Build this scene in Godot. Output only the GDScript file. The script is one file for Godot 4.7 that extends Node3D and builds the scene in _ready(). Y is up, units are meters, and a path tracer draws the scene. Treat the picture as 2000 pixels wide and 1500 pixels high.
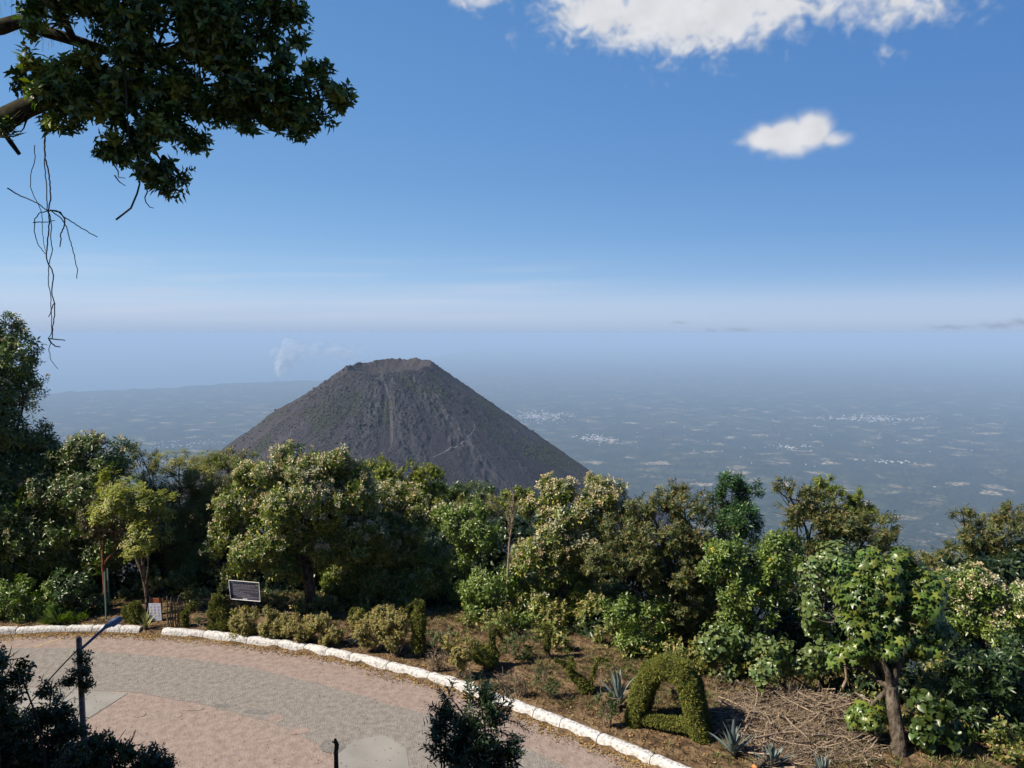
extends Node3D

const EXPOSURE := 1.75
const SUN_ELEVATION := 44.0
const SUN_AZIMUTH := 105.0   # degrees to the left of the viewing direction

var rng := RandomNumberGenerator.new()
var nz := FastNoiseLite.new()
var taken := {}
var mats := {}
var templates := {}
var index_cache := {}

# ---------------------------------------------------------------- helpers
class Shape:
	var v := PackedVector3Array()
	var n := PackedVector3Array()
	var c := PackedColorArray()
	var t := PackedVector2Array()
	var i := PackedInt32Array()
	func mesh() -> ArrayMesh:
		var a := []
		a.resize(Mesh.ARRAY_MAX)
		a[Mesh.ARRAY_VERTEX] = v
		a[Mesh.ARRAY_NORMAL] = n
		if c.size() == v.size():
			a[Mesh.ARRAY_COLOR] = c
		if t.size() == v.size():
			a[Mesh.ARRAY_TEX_UV] = t
		if i.size() > 0:
			a[Mesh.ARRAY_INDEX] = i
		var m := ArrayMesh.new()
		m.add_surface_from_arrays(Mesh.PRIMITIVE_TRIANGLES, a)
		return m
	func tri(a: Vector3, b: Vector3, d: Vector3) -> void:
		var nn := (d - a).cross(b - a).normalized()
		var at := v.size()
		v.append_array(PackedVector3Array([a, b, d]))
		n.append_array(PackedVector3Array([nn, nn, nn]))
		i.append_array(PackedInt32Array([at, at + 1, at + 2]))
	func quad(a: Vector3, b: Vector3, d: Vector3, e: Vector3) -> void:
		tri(a, b, d)
		tri(a, d, e)
	func box(lo: Vector3, hi: Vector3, xf := Transform3D()) -> void:
		var p := []
		for k in 8:
			p.append(xf * Vector3(hi.x if k & 1 else lo.x, hi.y if k & 2 else lo.y, hi.z if k & 4 else lo.z))
		quad(p[4], p[6], p[7], p[5])
		quad(p[1], p[3], p[2], p[0])
		quad(p[0], p[2], p[6], p[4])
		quad(p[5], p[7], p[3], p[1])
		quad(p[2], p[3], p[7], p[6])
		quad(p[0], p[4], p[5], p[1])
	func tube(pts: Array, radii: Array, sides := 7, color := Color.WHITE, rough := 0.0, seed_at := 0.0) -> void:
		var at := v.size()
		var m := pts.size()
		var prev := Vector3(0.31, 0.2, 0.93)
		for k in m:
			var d: Vector3 = (pts[mini(k + 1, m - 1)] - pts[maxi(k - 1, 0)])
			d = d.normalized() if d.length() > 1e-6 else Vector3.UP
			var sx := (prev - d * prev.dot(d))
			sx = sx.normalized() if sx.length() > 1e-3 else d.cross(Vector3(0.9, 0.1, 0.4)).normalized()
			prev = sx
			var sy := d.cross(sx)
			for q in sides:
				var an := TAU * q / sides
				var o := sx * cos(an) + sy * sin(an)
				var r: float = radii[k] * (1.0 + rough * sin(q * 2.3 + k * 1.7 + seed_at))
				v.append(pts[k] + o * r)
				n.append(o)
				c.append(color)
		for k in m - 1:
			for q in sides:
				var a := at + k * sides + q
				var b := at + k * sides + (q + 1) % sides
				i.append_array(PackedInt32Array([a, a + sides, b, b, a + sides, b + sides]))
		for e in [0, m - 1]:
			var mid := v.size()
			v.append(pts[e])
			n.append((pts[0] - pts[1]).normalized() if e == 0 else (pts[m - 1] - pts[m - 2]).normalized())
			c.append(color)
			for q in sides:
				var a: int = at + e * sides + q
				var b: int = at + e * sides + (q + 1) % sides
				i.append_array(PackedInt32Array([mid, a, b] if e == 0 else [mid, b, a]))

func numbered(called: String) -> String:
	var k: int = taken.get(called, 0)
	taken[called] = k + 1
	return called if k == 0 else "%s_%03d" % [called, k]

func tag(o: Node, label: String, category: String, group := "", kind := "") -> void:
	if label: o.set_meta("label", label)
	if category: o.set_meta("category", category)
	if group: o.set_meta("group", group)
	if kind: o.set_meta("kind", kind)

func thing(called: String, label: String, category: String, at := Vector3.ZERO, group := "") -> Node3D:
	var o := Node3D.new()
	o.name = numbered(called)
	add_child(o)
	o.position = at
	tag(o, label, category, group)
	return o

func part(parent: Node, called: String, m: Mesh, mat: Material, at := Vector3.ZERO) -> MeshInstance3D:
	var o := MeshInstance3D.new()
	o.name = called if parent != self else numbered(called)
	o.mesh = m
	o.material_override = mat
	o.position = at
	parent.add_child(o, true)
	return o

func struct(called: String, m: Mesh, mat: Material) -> MeshInstance3D:
	var o := part(self, called, m, mat)
	o.set_meta("kind", "structure")
	return o

func many(parent: Node, called: String, m: Mesh, mat: Material, xfs: Array, colors: Array = []) -> MultiMeshInstance3D:
	var mm := MultiMesh.new()
	mm.transform_format = MultiMesh.TRANSFORM_3D
	mm.use_colors = colors.size() > 0
	mm.mesh = m
	mm.instance_count = xfs.size()
	for k in xfs.size():
		mm.set_instance_transform(k, xfs[k])
		if colors.size() > 0:
			mm.set_instance_color(k, colors[k])
	var o := MultiMeshInstance3D.new()
	o.multimesh = mm
	o.material_override = mat
	o.name = called if parent != self else numbered(called)
	parent.add_child(o, true)
	o.set_meta("kind", "stuff")
	return o

func lin(r: float, g: float, b: float) -> Color:
	return Color(r, g, b).linear_to_srgb()

func noise_tex(freq: float, size: int, ramp: Array, offs: Array, seed_at: int, kind := FastNoiseLite.TYPE_SIMPLEX_SMOOTH, octaves := 5, normal := 0.0) -> NoiseTexture2D:
	var f := FastNoiseLite.new()
	f.noise_type = kind
	f.frequency = freq
	f.seed = seed_at
	f.fractal_octaves = octaves
	var t := NoiseTexture2D.new()
	t.width = size
	t.height = size
	t.seamless = true
	t.noise = f
	if normal > 0.0:
		t.as_normal_map = true
		t.bump_strength = normal
	else:
		var g := Gradient.new()
		g.offsets = PackedFloat32Array(offs)
		g.colors = PackedColorArray(ramp)
		t.color_ramp = g
	return t

func mat(called: String, rough := 0.8, spec := 0.5) -> StandardMaterial3D:
	var m := StandardMaterial3D.new()
	m.resource_name = called
	m.roughness = rough
	m.metallic_specular = spec
	mats[called] = m
	return m

func world_mapped(m: StandardMaterial3D, tile: float) -> void:
	m.uv1_triplanar = true
	m.uv1_world_triplanar = true
	m.uv1_scale = Vector3.ONE / tile

func leaf_mat(called: String, rough: float, back: Color, spec := 0.5) -> StandardMaterial3D:
	var m := mat(called, rough, spec)
	m.vertex_color_use_as_albedo = true
	m.cull_mode = BaseMaterial3D.CULL_DISABLED
	m.backlight_enabled = true
	m.backlight = back
	return m

func rand_dir() -> Vector3:
	var z := rng.randf_range(-1.0, 1.0)
	var a := rng.randf() * TAU
	var r := sqrt(1.0 - z * z)
	return Vector3(r * cos(a), z, r * sin(a))

func aim(axis: Vector3, roll: float) -> Basis:
	var y := axis.normalized()
	var x := y.cross(Vector3(0.3, 0.1, 0.95) if absf(y.z) < 0.9 else Vector3(1, 0, 0)).normalized()
	var z := x.cross(y)
	return Basis(x * cos(roll) + z * sin(roll), y, z * cos(roll) - x * sin(roll))

# ---------------------------------------------------------------- terrain
func kerb_s(x: float, z: float) -> float:
	var best := 1e9
	var sgn := 1.0
	for k in KERB.size() - 1:
		var a: Vector2 = KERB[k]
		var b: Vector2 = KERB[k + 1]
		var d := b - a
		var p := Vector2(x, z) - a
		var t := clampf(p.dot(d) / d.length_squared(), 0.0, 1.0)
		var e := (p - d * t).length_squared()
		if e < best - 1e-6:
			best = e
			sgn = -1.0 if d.x * p.y - d.y * p.x > 0.0 else 1.0
	return sqrt(best) * sgn

func ground_y(x: float, z: float) -> float:
	var s := kerb_s(x, z)
	if s > 0.0:
		var w := clampf(remap(x, -10.0, 6.0, 3.6, 7.5), 3.6, 7.5)
		var h := 0.10 + 0.06 * nz.get_noise_2d(x * 30.0, z * 30.0) + 0.05 * minf(s, 2.0)
		if s > w:
			h -= 0.42 * (s - w) + 0.002 * minf(s - w, 60.0) * (s - w)
		return h
	var bank := clampf((z + 13.2) * 0.75, -0.05, 8.3)
	if bank > 0.0:
		bank += 0.25 * nz.get_noise_2d(x * 20.0, z * 20.0)
	return maxf(bank, -0.06)

func cone_y(th: float, r: float) -> float:
	# th: 0 points to the camera (+z), PI/2 to the right (+x)
	var rim := -65.0 - 13.0 * cos(th) + 4.0 * sin(th) + 6.0 * nz.get_noise_2d(cos(th) * 190.0, sin(th) * 190.0 + 40.0) + 2.0 * nz.get_noise_2d(cos(th) * 700.0, sin(th) * 700.0 - 70.0)
	var rr := 96.0 + 7.0 * nz.get_noise_2d(cos(th) * 120.0 + 900.0, sin(th) * 120.0)
	var plain_rim := -65.0 - 13.0 * cos(th) + 4.0 * sin(th)
	if r < rr:
		var q := r / rr
		return lerpf(plain_rim, rim, pow(q, 9.0)) - 34.0 * (1.0 - pow(q, 3.0)) + 4.0 * nz.get_noise_3d(cos(th) * r * 6.0, sin(th) * r * 6.0, 9.0)
	var e := r - rr
	var slope := 0.685 * minf(e, 520.0) + 0.46 * clampf(e - 520.0, 0.0, 600.0) + 0.30 * maxf(e - 1120.0, 0.0)
	var h := (rim - plain_rim) * exp(-e / 22.0) + plain_rim * exp(-e / 160.0) - 65.0 * (1.0 - exp(-e / 160.0)) - slope
	var c := Vector2(cos(th), sin(th))
	var gully := nz.get_noise_3d(c.x * 620.0, c.y * 620.0, r * 0.10)
	var fine := nz.get_noise_3d(c.x * 1500.0, c.y * 1500.0, r * 1.3 + 300.0)
	var lump := nz.get_noise_3d(c.x * r * 4.5, c.y * r * 4.5, 77.0) + 0.6 * nz.get_noise_3d(c.x * r * 14.0, c.y * r * 14.0, 7.0)
	h += minf(e / 90.0, 1.0) * (5.5 * gully + 1.3 * fine) + minf(e / 30.0, 1.0) * 4.2 * lump * (0.30 + 1.7 * clampf(0.35 + 2.2 * gully, 0.0, 1.0) * (0.25 + 0.75 * smoothstep(-0.75, -0.2, th) * smoothstep(1.5, 0.9, th)))
	h += 9.0 * exp(-pow((th + 1.45) / 0.16, 2.0) - pow((r - 265.0) / 40.0, 2.0)) + 5.0 * exp(-pow((th + 1.5) / 0.14, 2.0) - pow((r - 345.0) / 30.0, 2.0)) - 5.0 * exp(-pow((th - 1.35) / 0.2, 2.0) - pow((r - 150.0) / 40.0, 2.0))
	var crag := maxf(0.0, nz.get_noise_2d(c.x * 500.0 + 4000.0, r * 0.9))
	h += crag * 9.0 * clampf(1.0 - absf(e - 60.0) / 160.0, 0.0, 1.0) * clampf(c.x + 0.3, 0.0, 1.0)
	return h

const CONE := Vector3(-287.0, 0.0, -1800.0)

func plain_y(x: float, z: float) -> float:
	var r := Vector2(x, z).length()
	var az := rad_to_deg(atan2(x, -z))
	var coast := 20500.0 + 3000.0 * smoothstep(-34.0, -12.0, az) + 60000.0 * smoothstep(-11.0, 2.0, az) + 900.0 * nz.get_noise_2d(az * 40.0, 7.0)
	var h := -1400.0 + 26.0 * nz.get_noise_2d(x * 0.06, z * 0.06) + 8.0 * nz.get_noise_2d(x * 0.3, z * 0.3)
	return h - 120.0 * smoothstep(-400.0, 2500.0, r - coast)

func grid(xs: PackedFloat32Array, zs: PackedFloat32Array, f: Callable) -> Shape:
	var s := Shape.new()
	var w := xs.size()
	for z in zs:
		for x in xs:
			s.v.append(f.call(x, z))
	finish_grid(s, w, zs.size())
	return s

func finish_grid(s: Shape, w: int, h: int) -> void:
	s.n.resize(s.v.size())
	for b in h:
		for a in w:
			var k := b * w + a
			var dx := s.v[k + (1 if a < w - 1 else 0)] - s.v[k - (1 if a > 0 else 0)]
			var dz := s.v[k + (w if b < h - 1 else 0)] - s.v[k - (w if b > 0 else 0)]
			var nn := dx.cross(dz).normalized()
			s.n[k] = nn if nn.y >= 0.0 else -nn
	wind_grid(s, w, h)

func wind_grid(s: Shape, w: int, h: int) -> void:
	s.i.clear()
	for b in h - 1:
		for a in w - 1:
			var k := b * w + a
			var f := (s.v[k + w] - s.v[k + 1]).cross(s.v[k + 1] - s.v[k]) + (s.v[k + w + 1] - s.v[k]).cross(s.v[k + 1] - s.v[k])
			if f.dot(s.n[k] + s.n[k + w + 1]) >= 0.0:
				s.i.append_array(PackedInt32Array([k, k + 1, k + w, k + 1, k + w + 1, k + w]))
			else:
				s.i.append_array(PackedInt32Array([k, k + w, k + 1, k + 1, k + w, k + w + 1]))

func steps(a: float, b: float, d: float) -> PackedFloat32Array:
	var o := PackedFloat32Array()
	var k := int(round(absf(b - a) / d))
	for j in k + 1:
		o.append(lerpf(a, b, float(j) / k))
	return o

func sheet(outline: Array, y: float, jitter := 0.0, seed_at := 0.0) -> Shape:
	var p := PackedVector2Array()
	for k in outline.size():
		var a: Vector2 = outline[k]
		var b: Vector2 = outline[(k + 1) % outline.size()]
		var m := maxi(1, int((b - a).length() / 0.22)) if jitter > 0.0 else 1
		for q in m:
			var u := a.lerp(b, float(q) / m)
			var nn := (b - a).normalized().orthogonal()
			p.append(u + nn * jitter * (nz.get_noise_2d(u.x * 55.0 + seed_at, u.y * 55.0) + 0.6 * nz.get_noise_2d(u.x * 220.0 + seed_at, u.y * 220.0)))
	var s := Shape.new()
	for q in p:
		s.v.append(Vector3(q.x, y, q.y))
		s.n.append(Vector3.UP)
		s.t.append(q)
	var ix := Geometry2D.triangulate_polygon(p)
	for k in range(0, ix.size(), 3):
		var a := p[ix[k]]
		var b := p[ix[k + 1]]
		var d := p[ix[k + 2]]
		if (b - a).cross(d - a) > 0.0:
			s.i.append_array(PackedInt32Array([ix[k], ix[k + 1], ix[k + 2]]))
		else:
			s.i.append_array(PackedInt32Array([ix[k], ix[k + 2], ix[k + 1]]))
	return s

# ---------------------------------------------------------------- foliage
# One leaf: six points, four faces, folded along the midrib and bent down at the tip.
func add_leaf(s: Shape, at: Vector3, along: Vector3, up: Vector3, l: float, w: float, droop: float, col: Color) -> void:
	var x := along.normalized()
	var side := x.cross(up)
	side = side.normalized() if side.length() > 0.01 else x.cross(Vector3(0.2, 0.3, 0.9)).normalized()
	var nn := side.cross(x).normalized()
	var k := s.v.size()
	var fold := 0.22
	s.v.append(at)
	s.v.append(at + x * l * 0.42 + side * w * 0.5 + nn * w * fold - nn * droop * l * 0.12)
	s.v.append(at + x * l * 0.42 - side * w * 0.5 + nn * w * fold - nn * droop * l * 0.12)
	s.v.append(at + x * l * (1.0 - 0.12 * droop) - nn * droop * l * 0.42)
	var tip := (nn + x * droop * 0.6).normalized()
	s.n.append_array(PackedVector3Array([nn, (nn - side * 0.45).normalized(), (nn + side * 0.45).normalized(), tip]))
	for q in 4:
		s.c.append(col)
	s.i.append_array(PackedInt32Array([k, k + 3, k + 1, k, k + 2, k + 3]))

func add_lobed_leaf(s: Shape, at: Vector3, along: Vector3, up: Vector3, l: float, lobes: int, col: Color) -> void:
	var x := along.normalized()
	var side := x.cross(up).normalized()
	var nn := side.cross(x).normalized()
	var k := s.v.size()
	s.v.append(at)
	s.n.append(nn)
	s.c.append(col)
	var m := lobes * 2 + 1
	for q in m:
		var an := lerpf(-2.35, 2.35, float(q) / (m - 1))
		var r := l * (1.0 if q % 2 == 1 else 0.5) * (1.0 - 0.17 * absf(an) / 2.35 * (1.0 if q % 2 == 1 else 0.3))
		if lobes == 1:
			r = l * [0.75, 1.0, 0.75][q]
		var o := x * cos(an) + side * sin(an)
		s.v.append(at + o * r - nn * 0.25 * r * r / l + nn * 0.06 * l * absf(sin(an)))
		s.n.append((nn + o * 0.35).normalized())
		s.c.append(col)
	for q in m - 1:
		s.i.append_array(PackedInt32Array([k, k + 1 + q, k + 2 + q]))

func heart_leaf(s: Shape, at: Vector3, along: Vector3, up: Vector3, l: float, col: Color) -> void:
	var x := along.normalized()
	var side := x.cross(up).normalized()
	var nn := side.cross(x).normalized()
	var k := s.v.size()
	var form := [[0.0, 0.0], [-0.12, 0.3], [0.15, 0.48], [0.5, 0.42], [0.8, 0.2], [1.0, 0.0], [0.8, -0.2], [0.5, -0.42], [0.15, -0.48], [-0.12, -0.3]]
	s.v.append(at + x * l * 0.35)
	s.n.append(nn)
	s.c.append(col)
	for f in form:
		s.v.append(at + x * l * f[0] + side * l * f[1] + nn * l * (0.12 * absf(f[1]) - 0.22 * f[0] * f[0]))
		s.n.append((nn - side * signf(f[1]) * 0.3 + x * 0.3 * f[0]).normalized())
		s.c.append(col)
	for q in form.size():
		s.i.append_array(PackedInt32Array([k, k + 1 + (q + 1) % form.size(), k + 1 + q]))

# style: rosette (leaves round a shoot tip), sprig (along a shoot), flat (feathery spray), needles, lobed, heart, tuft (flower head)
func template(key: String) -> Array:
	if templates.has(key):
		return templates[key]
	var sp: Dictionary = SPECIES[key]
	var out := []
	rng.seed = hash(key)
	for variant in 10:
		var s := Shape.new()
		var count: int = sp.n
		var tint := rng.randf_range(0.72, 1.25)
		var warm := rng.randf_range(-0.14, 0.16)
		for k in count:
			var col: Color = sp.col
			if sp.has("tip") and (k >= count - int(sp.tips) or rng.randf() < sp.get("tipmix", 0.0)):
				col = sp.tip
			var j := tint * rng.randf_range(0.8, 1.2)
			col = Color(col.r * j * (1.0 + warm), col.g * j, col.b * j * (1.0 - warm * 0.7))
			var l: float = sp.len * rng.randf_range(0.75, 1.2)
			var w: float = sp.wid * rng.randf_range(0.8, 1.15)
			var an := k * 2.399 + rng.randf_range(-0.4, 0.4)
			var f := float(k) / maxf(1.0, count - 1.0)
			var out_dir := Vector3(cos(an), 0, sin(an))
			match sp.style:
				"rosette":
					var lift := lerpf(-0.55, 0.9, f) + rng.randf_range(-0.25, 0.25)
					var d := (out_dir + Vector3.UP * lift).normalized()
					add_leaf(s, Vector3.UP * sp.len * (f - 0.7) * 0.7 + d * 0.02, d, Vector3.UP + out_dir * -0.2, l, w, rng.randf_range(0.2, 0.9), col)
				"sprig":
					var lift := rng.randf_range(0.3, 0.9)
					var d := (out_dir + Vector3.UP * lift).normalized()
					add_leaf(s, Vector3.UP * sp.reach * (f - 0.75), d, Vector3.UP - out_dir * 0.4, l * lerpf(1.05, 0.7, f), w, rng.randf_range(0.1, 0.6), col)
				"flat":
					var sd := 1.0 if k % 2 == 0 else -1.0
					var d := Vector3(sd * 0.9, rng.randf_range(-0.15, 0.25), rng.randf_range(0.2, 0.6)).normalized()
					var st := Vector3(rng.randf_range(-0.12, 0.12) * sp.reach, rng.randf_range(-0.06, 0.06), (f - 0.5) * sp.reach)
					add_leaf(s, st, d, Vector3.UP, l, w, rng.randf_range(0.0, 0.6), col)
				"needles":
					var d := (out_dir * rng.randf_range(0.3, 1.0) + Vector3.UP * rng.randf_range(0.3, 1.0)).normalized()
					add_leaf(s, Vector3(rng.randf_range(-1, 1), rng.randf_range(-0.6, 0.2), rng.randf_range(-1, 1)) * sp.reach, d, Vector3.UP, l, w, 0.1, col)
				"lobed":
					var d := (out_dir + Vector3.UP * rng.randf_range(-0.5, 0.45)).normalized()
					add_lobed_leaf(s, out_dir * l * 0.45 + Vector3.UP * (f - 0.5) * 0.25, d, Vector3.UP + out_dir * 0.35, l * 0.6, 5, col)
				"heart":
					var d := (out_dir * 0.8 + Vector3.DOWN * rng.randf_range(-0.2, 0.8)).normalized()
					heart_leaf(s, out_dir * sp.reach * rng.randf() + Vector3.UP * (f - 0.5) * sp.reach, d, Vector3.UP + out_dir * 0.6, l, col)
				"tuft":
					var d := (out_dir * rng.randf_range(0.3, 1.0) + Vector3.UP * rng.randf_range(0.1, 1.0)).normalized()
					add_leaf(s, d * sp.reach * rng.randf_range(0.3, 1.0), (d + rand_dir() * 0.7).normalized(), rand_dir(), l, w, 0.2, col)
		out.append(s)
	templates[key] = out
	return out

func put(into: Dictionary, s: Shape, xf: Transform3D, turn: Basis) -> void:
	into.v.append_array(xf * s.v)
	into.n.append_array(Transform3D(turn, Vector3.ZERO) * s.n)
	into.c.append_array(s.c)
	into.count += 1

func leaves_begin() -> Dictionary:
	return {"v": PackedVector3Array(), "n": PackedVector3Array(), "c": PackedColorArray(), "count": 0}

func leaves_mesh(into: Dictionary, key: String) -> ArrayMesh:
	var s: Shape = template(key)[0]
	var per := s.v.size()
	var cache: PackedInt32Array = index_cache.get(key, PackedInt32Array())
	var have: int = cache.size() / s.i.size()
	for k in range(have, into.count):
		for q in s.i:
			cache.append(q + k * per)
	index_cache[key] = cache
	var a := []
	a.resize(Mesh.ARRAY_MAX)
	a[Mesh.ARRAY_VERTEX] = into.v
	a[Mesh.ARRAY_NORMAL] = into.n
	a[Mesh.ARRAY_COLOR] = into.c
	a[Mesh.ARRAY_INDEX] = cache.slice(0, into.count * s.i.size())
	var m := ArrayMesh.new()
	m.add_surface_from_arrays(Mesh.PRIMITIVE_TRIANGLES, a)
	leaf_faces += into.count * s.i.size() / 3
	faces_of[key] = faces_of.get(key, 0) + into.count * s.i.size() / 3
	return m

var leaf_faces := 0
var faces_of := {}

# Leaf shoots over the clumps of a crown. lobes: [x, y, z, half width, half height] in world metres.
func crown(key: String, lobes: Array, base: Vector3, dens: float, blossom: float, seed_at: int, bkey := "") -> Array:
	var temp := template(key)
	var btemp: Array = template(bkey) if bkey else []
	rng.seed = seed_at
	var into := leaves_begin()
	var flowers := leaves_begin()
	var sp: Dictionary = SPECIES[key]
	var rho: float = sp.rho * dens
	var top := -1e9
	var bottom := 1e9
	for L in lobes:
		top = maxf(top, L[1])
		bottom = minf(bottom, L[1])
	var midy := (top + bottom) * 0.5
	var span := maxf(0.3, (top - bottom) * 0.5)
	for L in lobes:
		var mid := Vector3(L[0], L[1], L[2])
		var rx: float = L[3]
		var ry: float = L[4]
		var rz: float = L[5] if L.size() > 5 else minf(maxf(rx, ry), 1.5 * minf(rx, ry)) * 0.9
		var size := pow(rx * ry * rz, 1.0 / 3.0)
		var nc := clampi(int(5.0 + 5.0 * size / sp.get("clump", 0.55)), 6, 26)
		for k in nc:
			var d0 := rand_dir()
			if d0.z < -0.2 and rng.randf() < 0.7:
				d0.z = -d0.z
			var cr := size * rng.randf_range(0.30, 0.50)
			var spread := rng.randf_range(0.45, 0.86)
			var cm := mid + Vector3(d0.x * rx, d0.y * ry, d0.z * rz) * spread
			var cn := int(rho * 4.0 * PI * cr * cr * 0.62 + rng.randf()) + (1 if size < 0.35 else 0)
			for q in cn:
				var d := rand_dir()
				if d.dot(d0) < -0.15 and rng.randf() < 0.75:
					d = -d
				if d.z < -0.35 and rng.randf() < 0.8:
					continue
				var p := cm + d * cr * rng.randf_range(0.55, 1.06)
				var axis: Vector3 = (d + d0 * 0.4 + Vector3.UP * sp.get("rise", 0.35) + rand_dir() * 0.55).normalized()
				var turn := aim(axis, rng.randf() * TAU)
				var sc := rng.randf_range(0.62, 1.3)
				put(into, temp[rng.randi() % temp.size()], Transform3D(turn.scaled(Vector3.ONE * sc), p - base), turn)
				if blossom > 0.0 and d.y > -0.25 and d.dot(d0) > 0.0 and rng.randf() < blossom * 0.42 * clampf(1.0 + (p.y - midy) / span, 0.15, 1.6):
					put(flowers, btemp[rng.randi() % btemp.size()], Transform3D(turn.scaled(Vector3.ONE * rng.randf_range(0.7, 1.2)), p + axis * sp.len * 0.55 - base), turn)
	return [leaves_mesh(into, key), leaves_mesh(flowers, bkey) if flowers.count > 0 else null]

func limb_path(a: Vector3, b: Vector3, bow: float, m := 6) -> Array:
	var o := []
	var side := rand_dir()
	for k in m:
		var f := float(k) / (m - 1)
		var wob := sin(f * PI)
		o.append(a.lerp(b, f) + side * bow * wob * (b - a).length() + rand_dir() * 0.02 * wob * (b - a).length() + Vector3.DOWN * wob * 0.04 * (b - a).length())
	return o

func taper(r0: float, r1: float, m := 6) -> Array:
	var o := []
	for k in m:
		o.append(lerpf(r0, r1, float(k) / (m - 1)))
	return o

func trunk_shape(lobes: Array, base: Vector3, r: float, seed_at: int) -> Shape:
	rng.seed = seed_at + 5
	var s := Shape.new()
	var mid := Vector3.ZERO
	var low := 1e9
	for L in lobes:
		mid += Vector3(L[0], L[1], L[2]) / lobes.size()
		low = minf(low, L[1] - L[4] * 0.5)
	var fork := Vector3(lerpf(base.x, mid.x, 0.35), lerpf(base.y, mid.y, 0.5), lerpf(base.z, mid.z, 0.5)) - base
	var main := limb_path(Vector3(0, -0.3, 0), fork, 0.06, 7)
	s.tube(main, [r * 1.45, r * 1.15, r, r * 0.95, r * 0.92, r * 0.9, r * 0.86], 8, Color.WHITE, 0.06, seed_at)
	for L in lobes:
		var c := Vector3(L[0], L[1], L[2]) - base
		var start: Vector3 = main[6] if rng.randf() < 0.6 else main[4]
		s.tube(limb_path(start, c, 0.12, 7), taper(r * 0.5, r * 0.14, 7), 6, Color.WHITE, 0.05, seed_at)
		for k in 7:
			var d := rand_dir()
			var e := c + Vector3(d.x * L[3], d.y * L[4], absf(d.z) * L[3]) * rng.randf_range(0.85, 1.08)
			s.tube(limb_path(c.lerp(start, rng.randf() * 0.35), e, 0.1, 5), taper(r * 0.16, r * 0.04, 5), 4)
	return s

func plant(d: Dictionary, seed_at: int, category: String) -> Node3D:
	var by := ground_y(d.base[0], d.base[1])
	var base := Vector3(d.base[0], by, d.base[1])
	var t := thing(d.name, d.label, category, base, d.group)
	var sp: Dictionary = SPECIES[d.sp]
	part(t, "trunk" if category == "tree" else "stem", trunk_shape(d.lobes, base, d.trunk, seed_at).mesh(), mats[sp.get("bark", "bark")])
	var made := crown(d.sp, d.lobes, base, d.dens, d.blossom, seed_at, d.get("bsp", "cream_tuft") if d.blossom > 0.0 else "")
	var leaves := part(t, "crown" if category == "tree" else "foliage", made[0], mats[sp.mat])
	if made[1]:
		part(leaves, "blossom", made[1], mats.petal)
	return t

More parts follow.
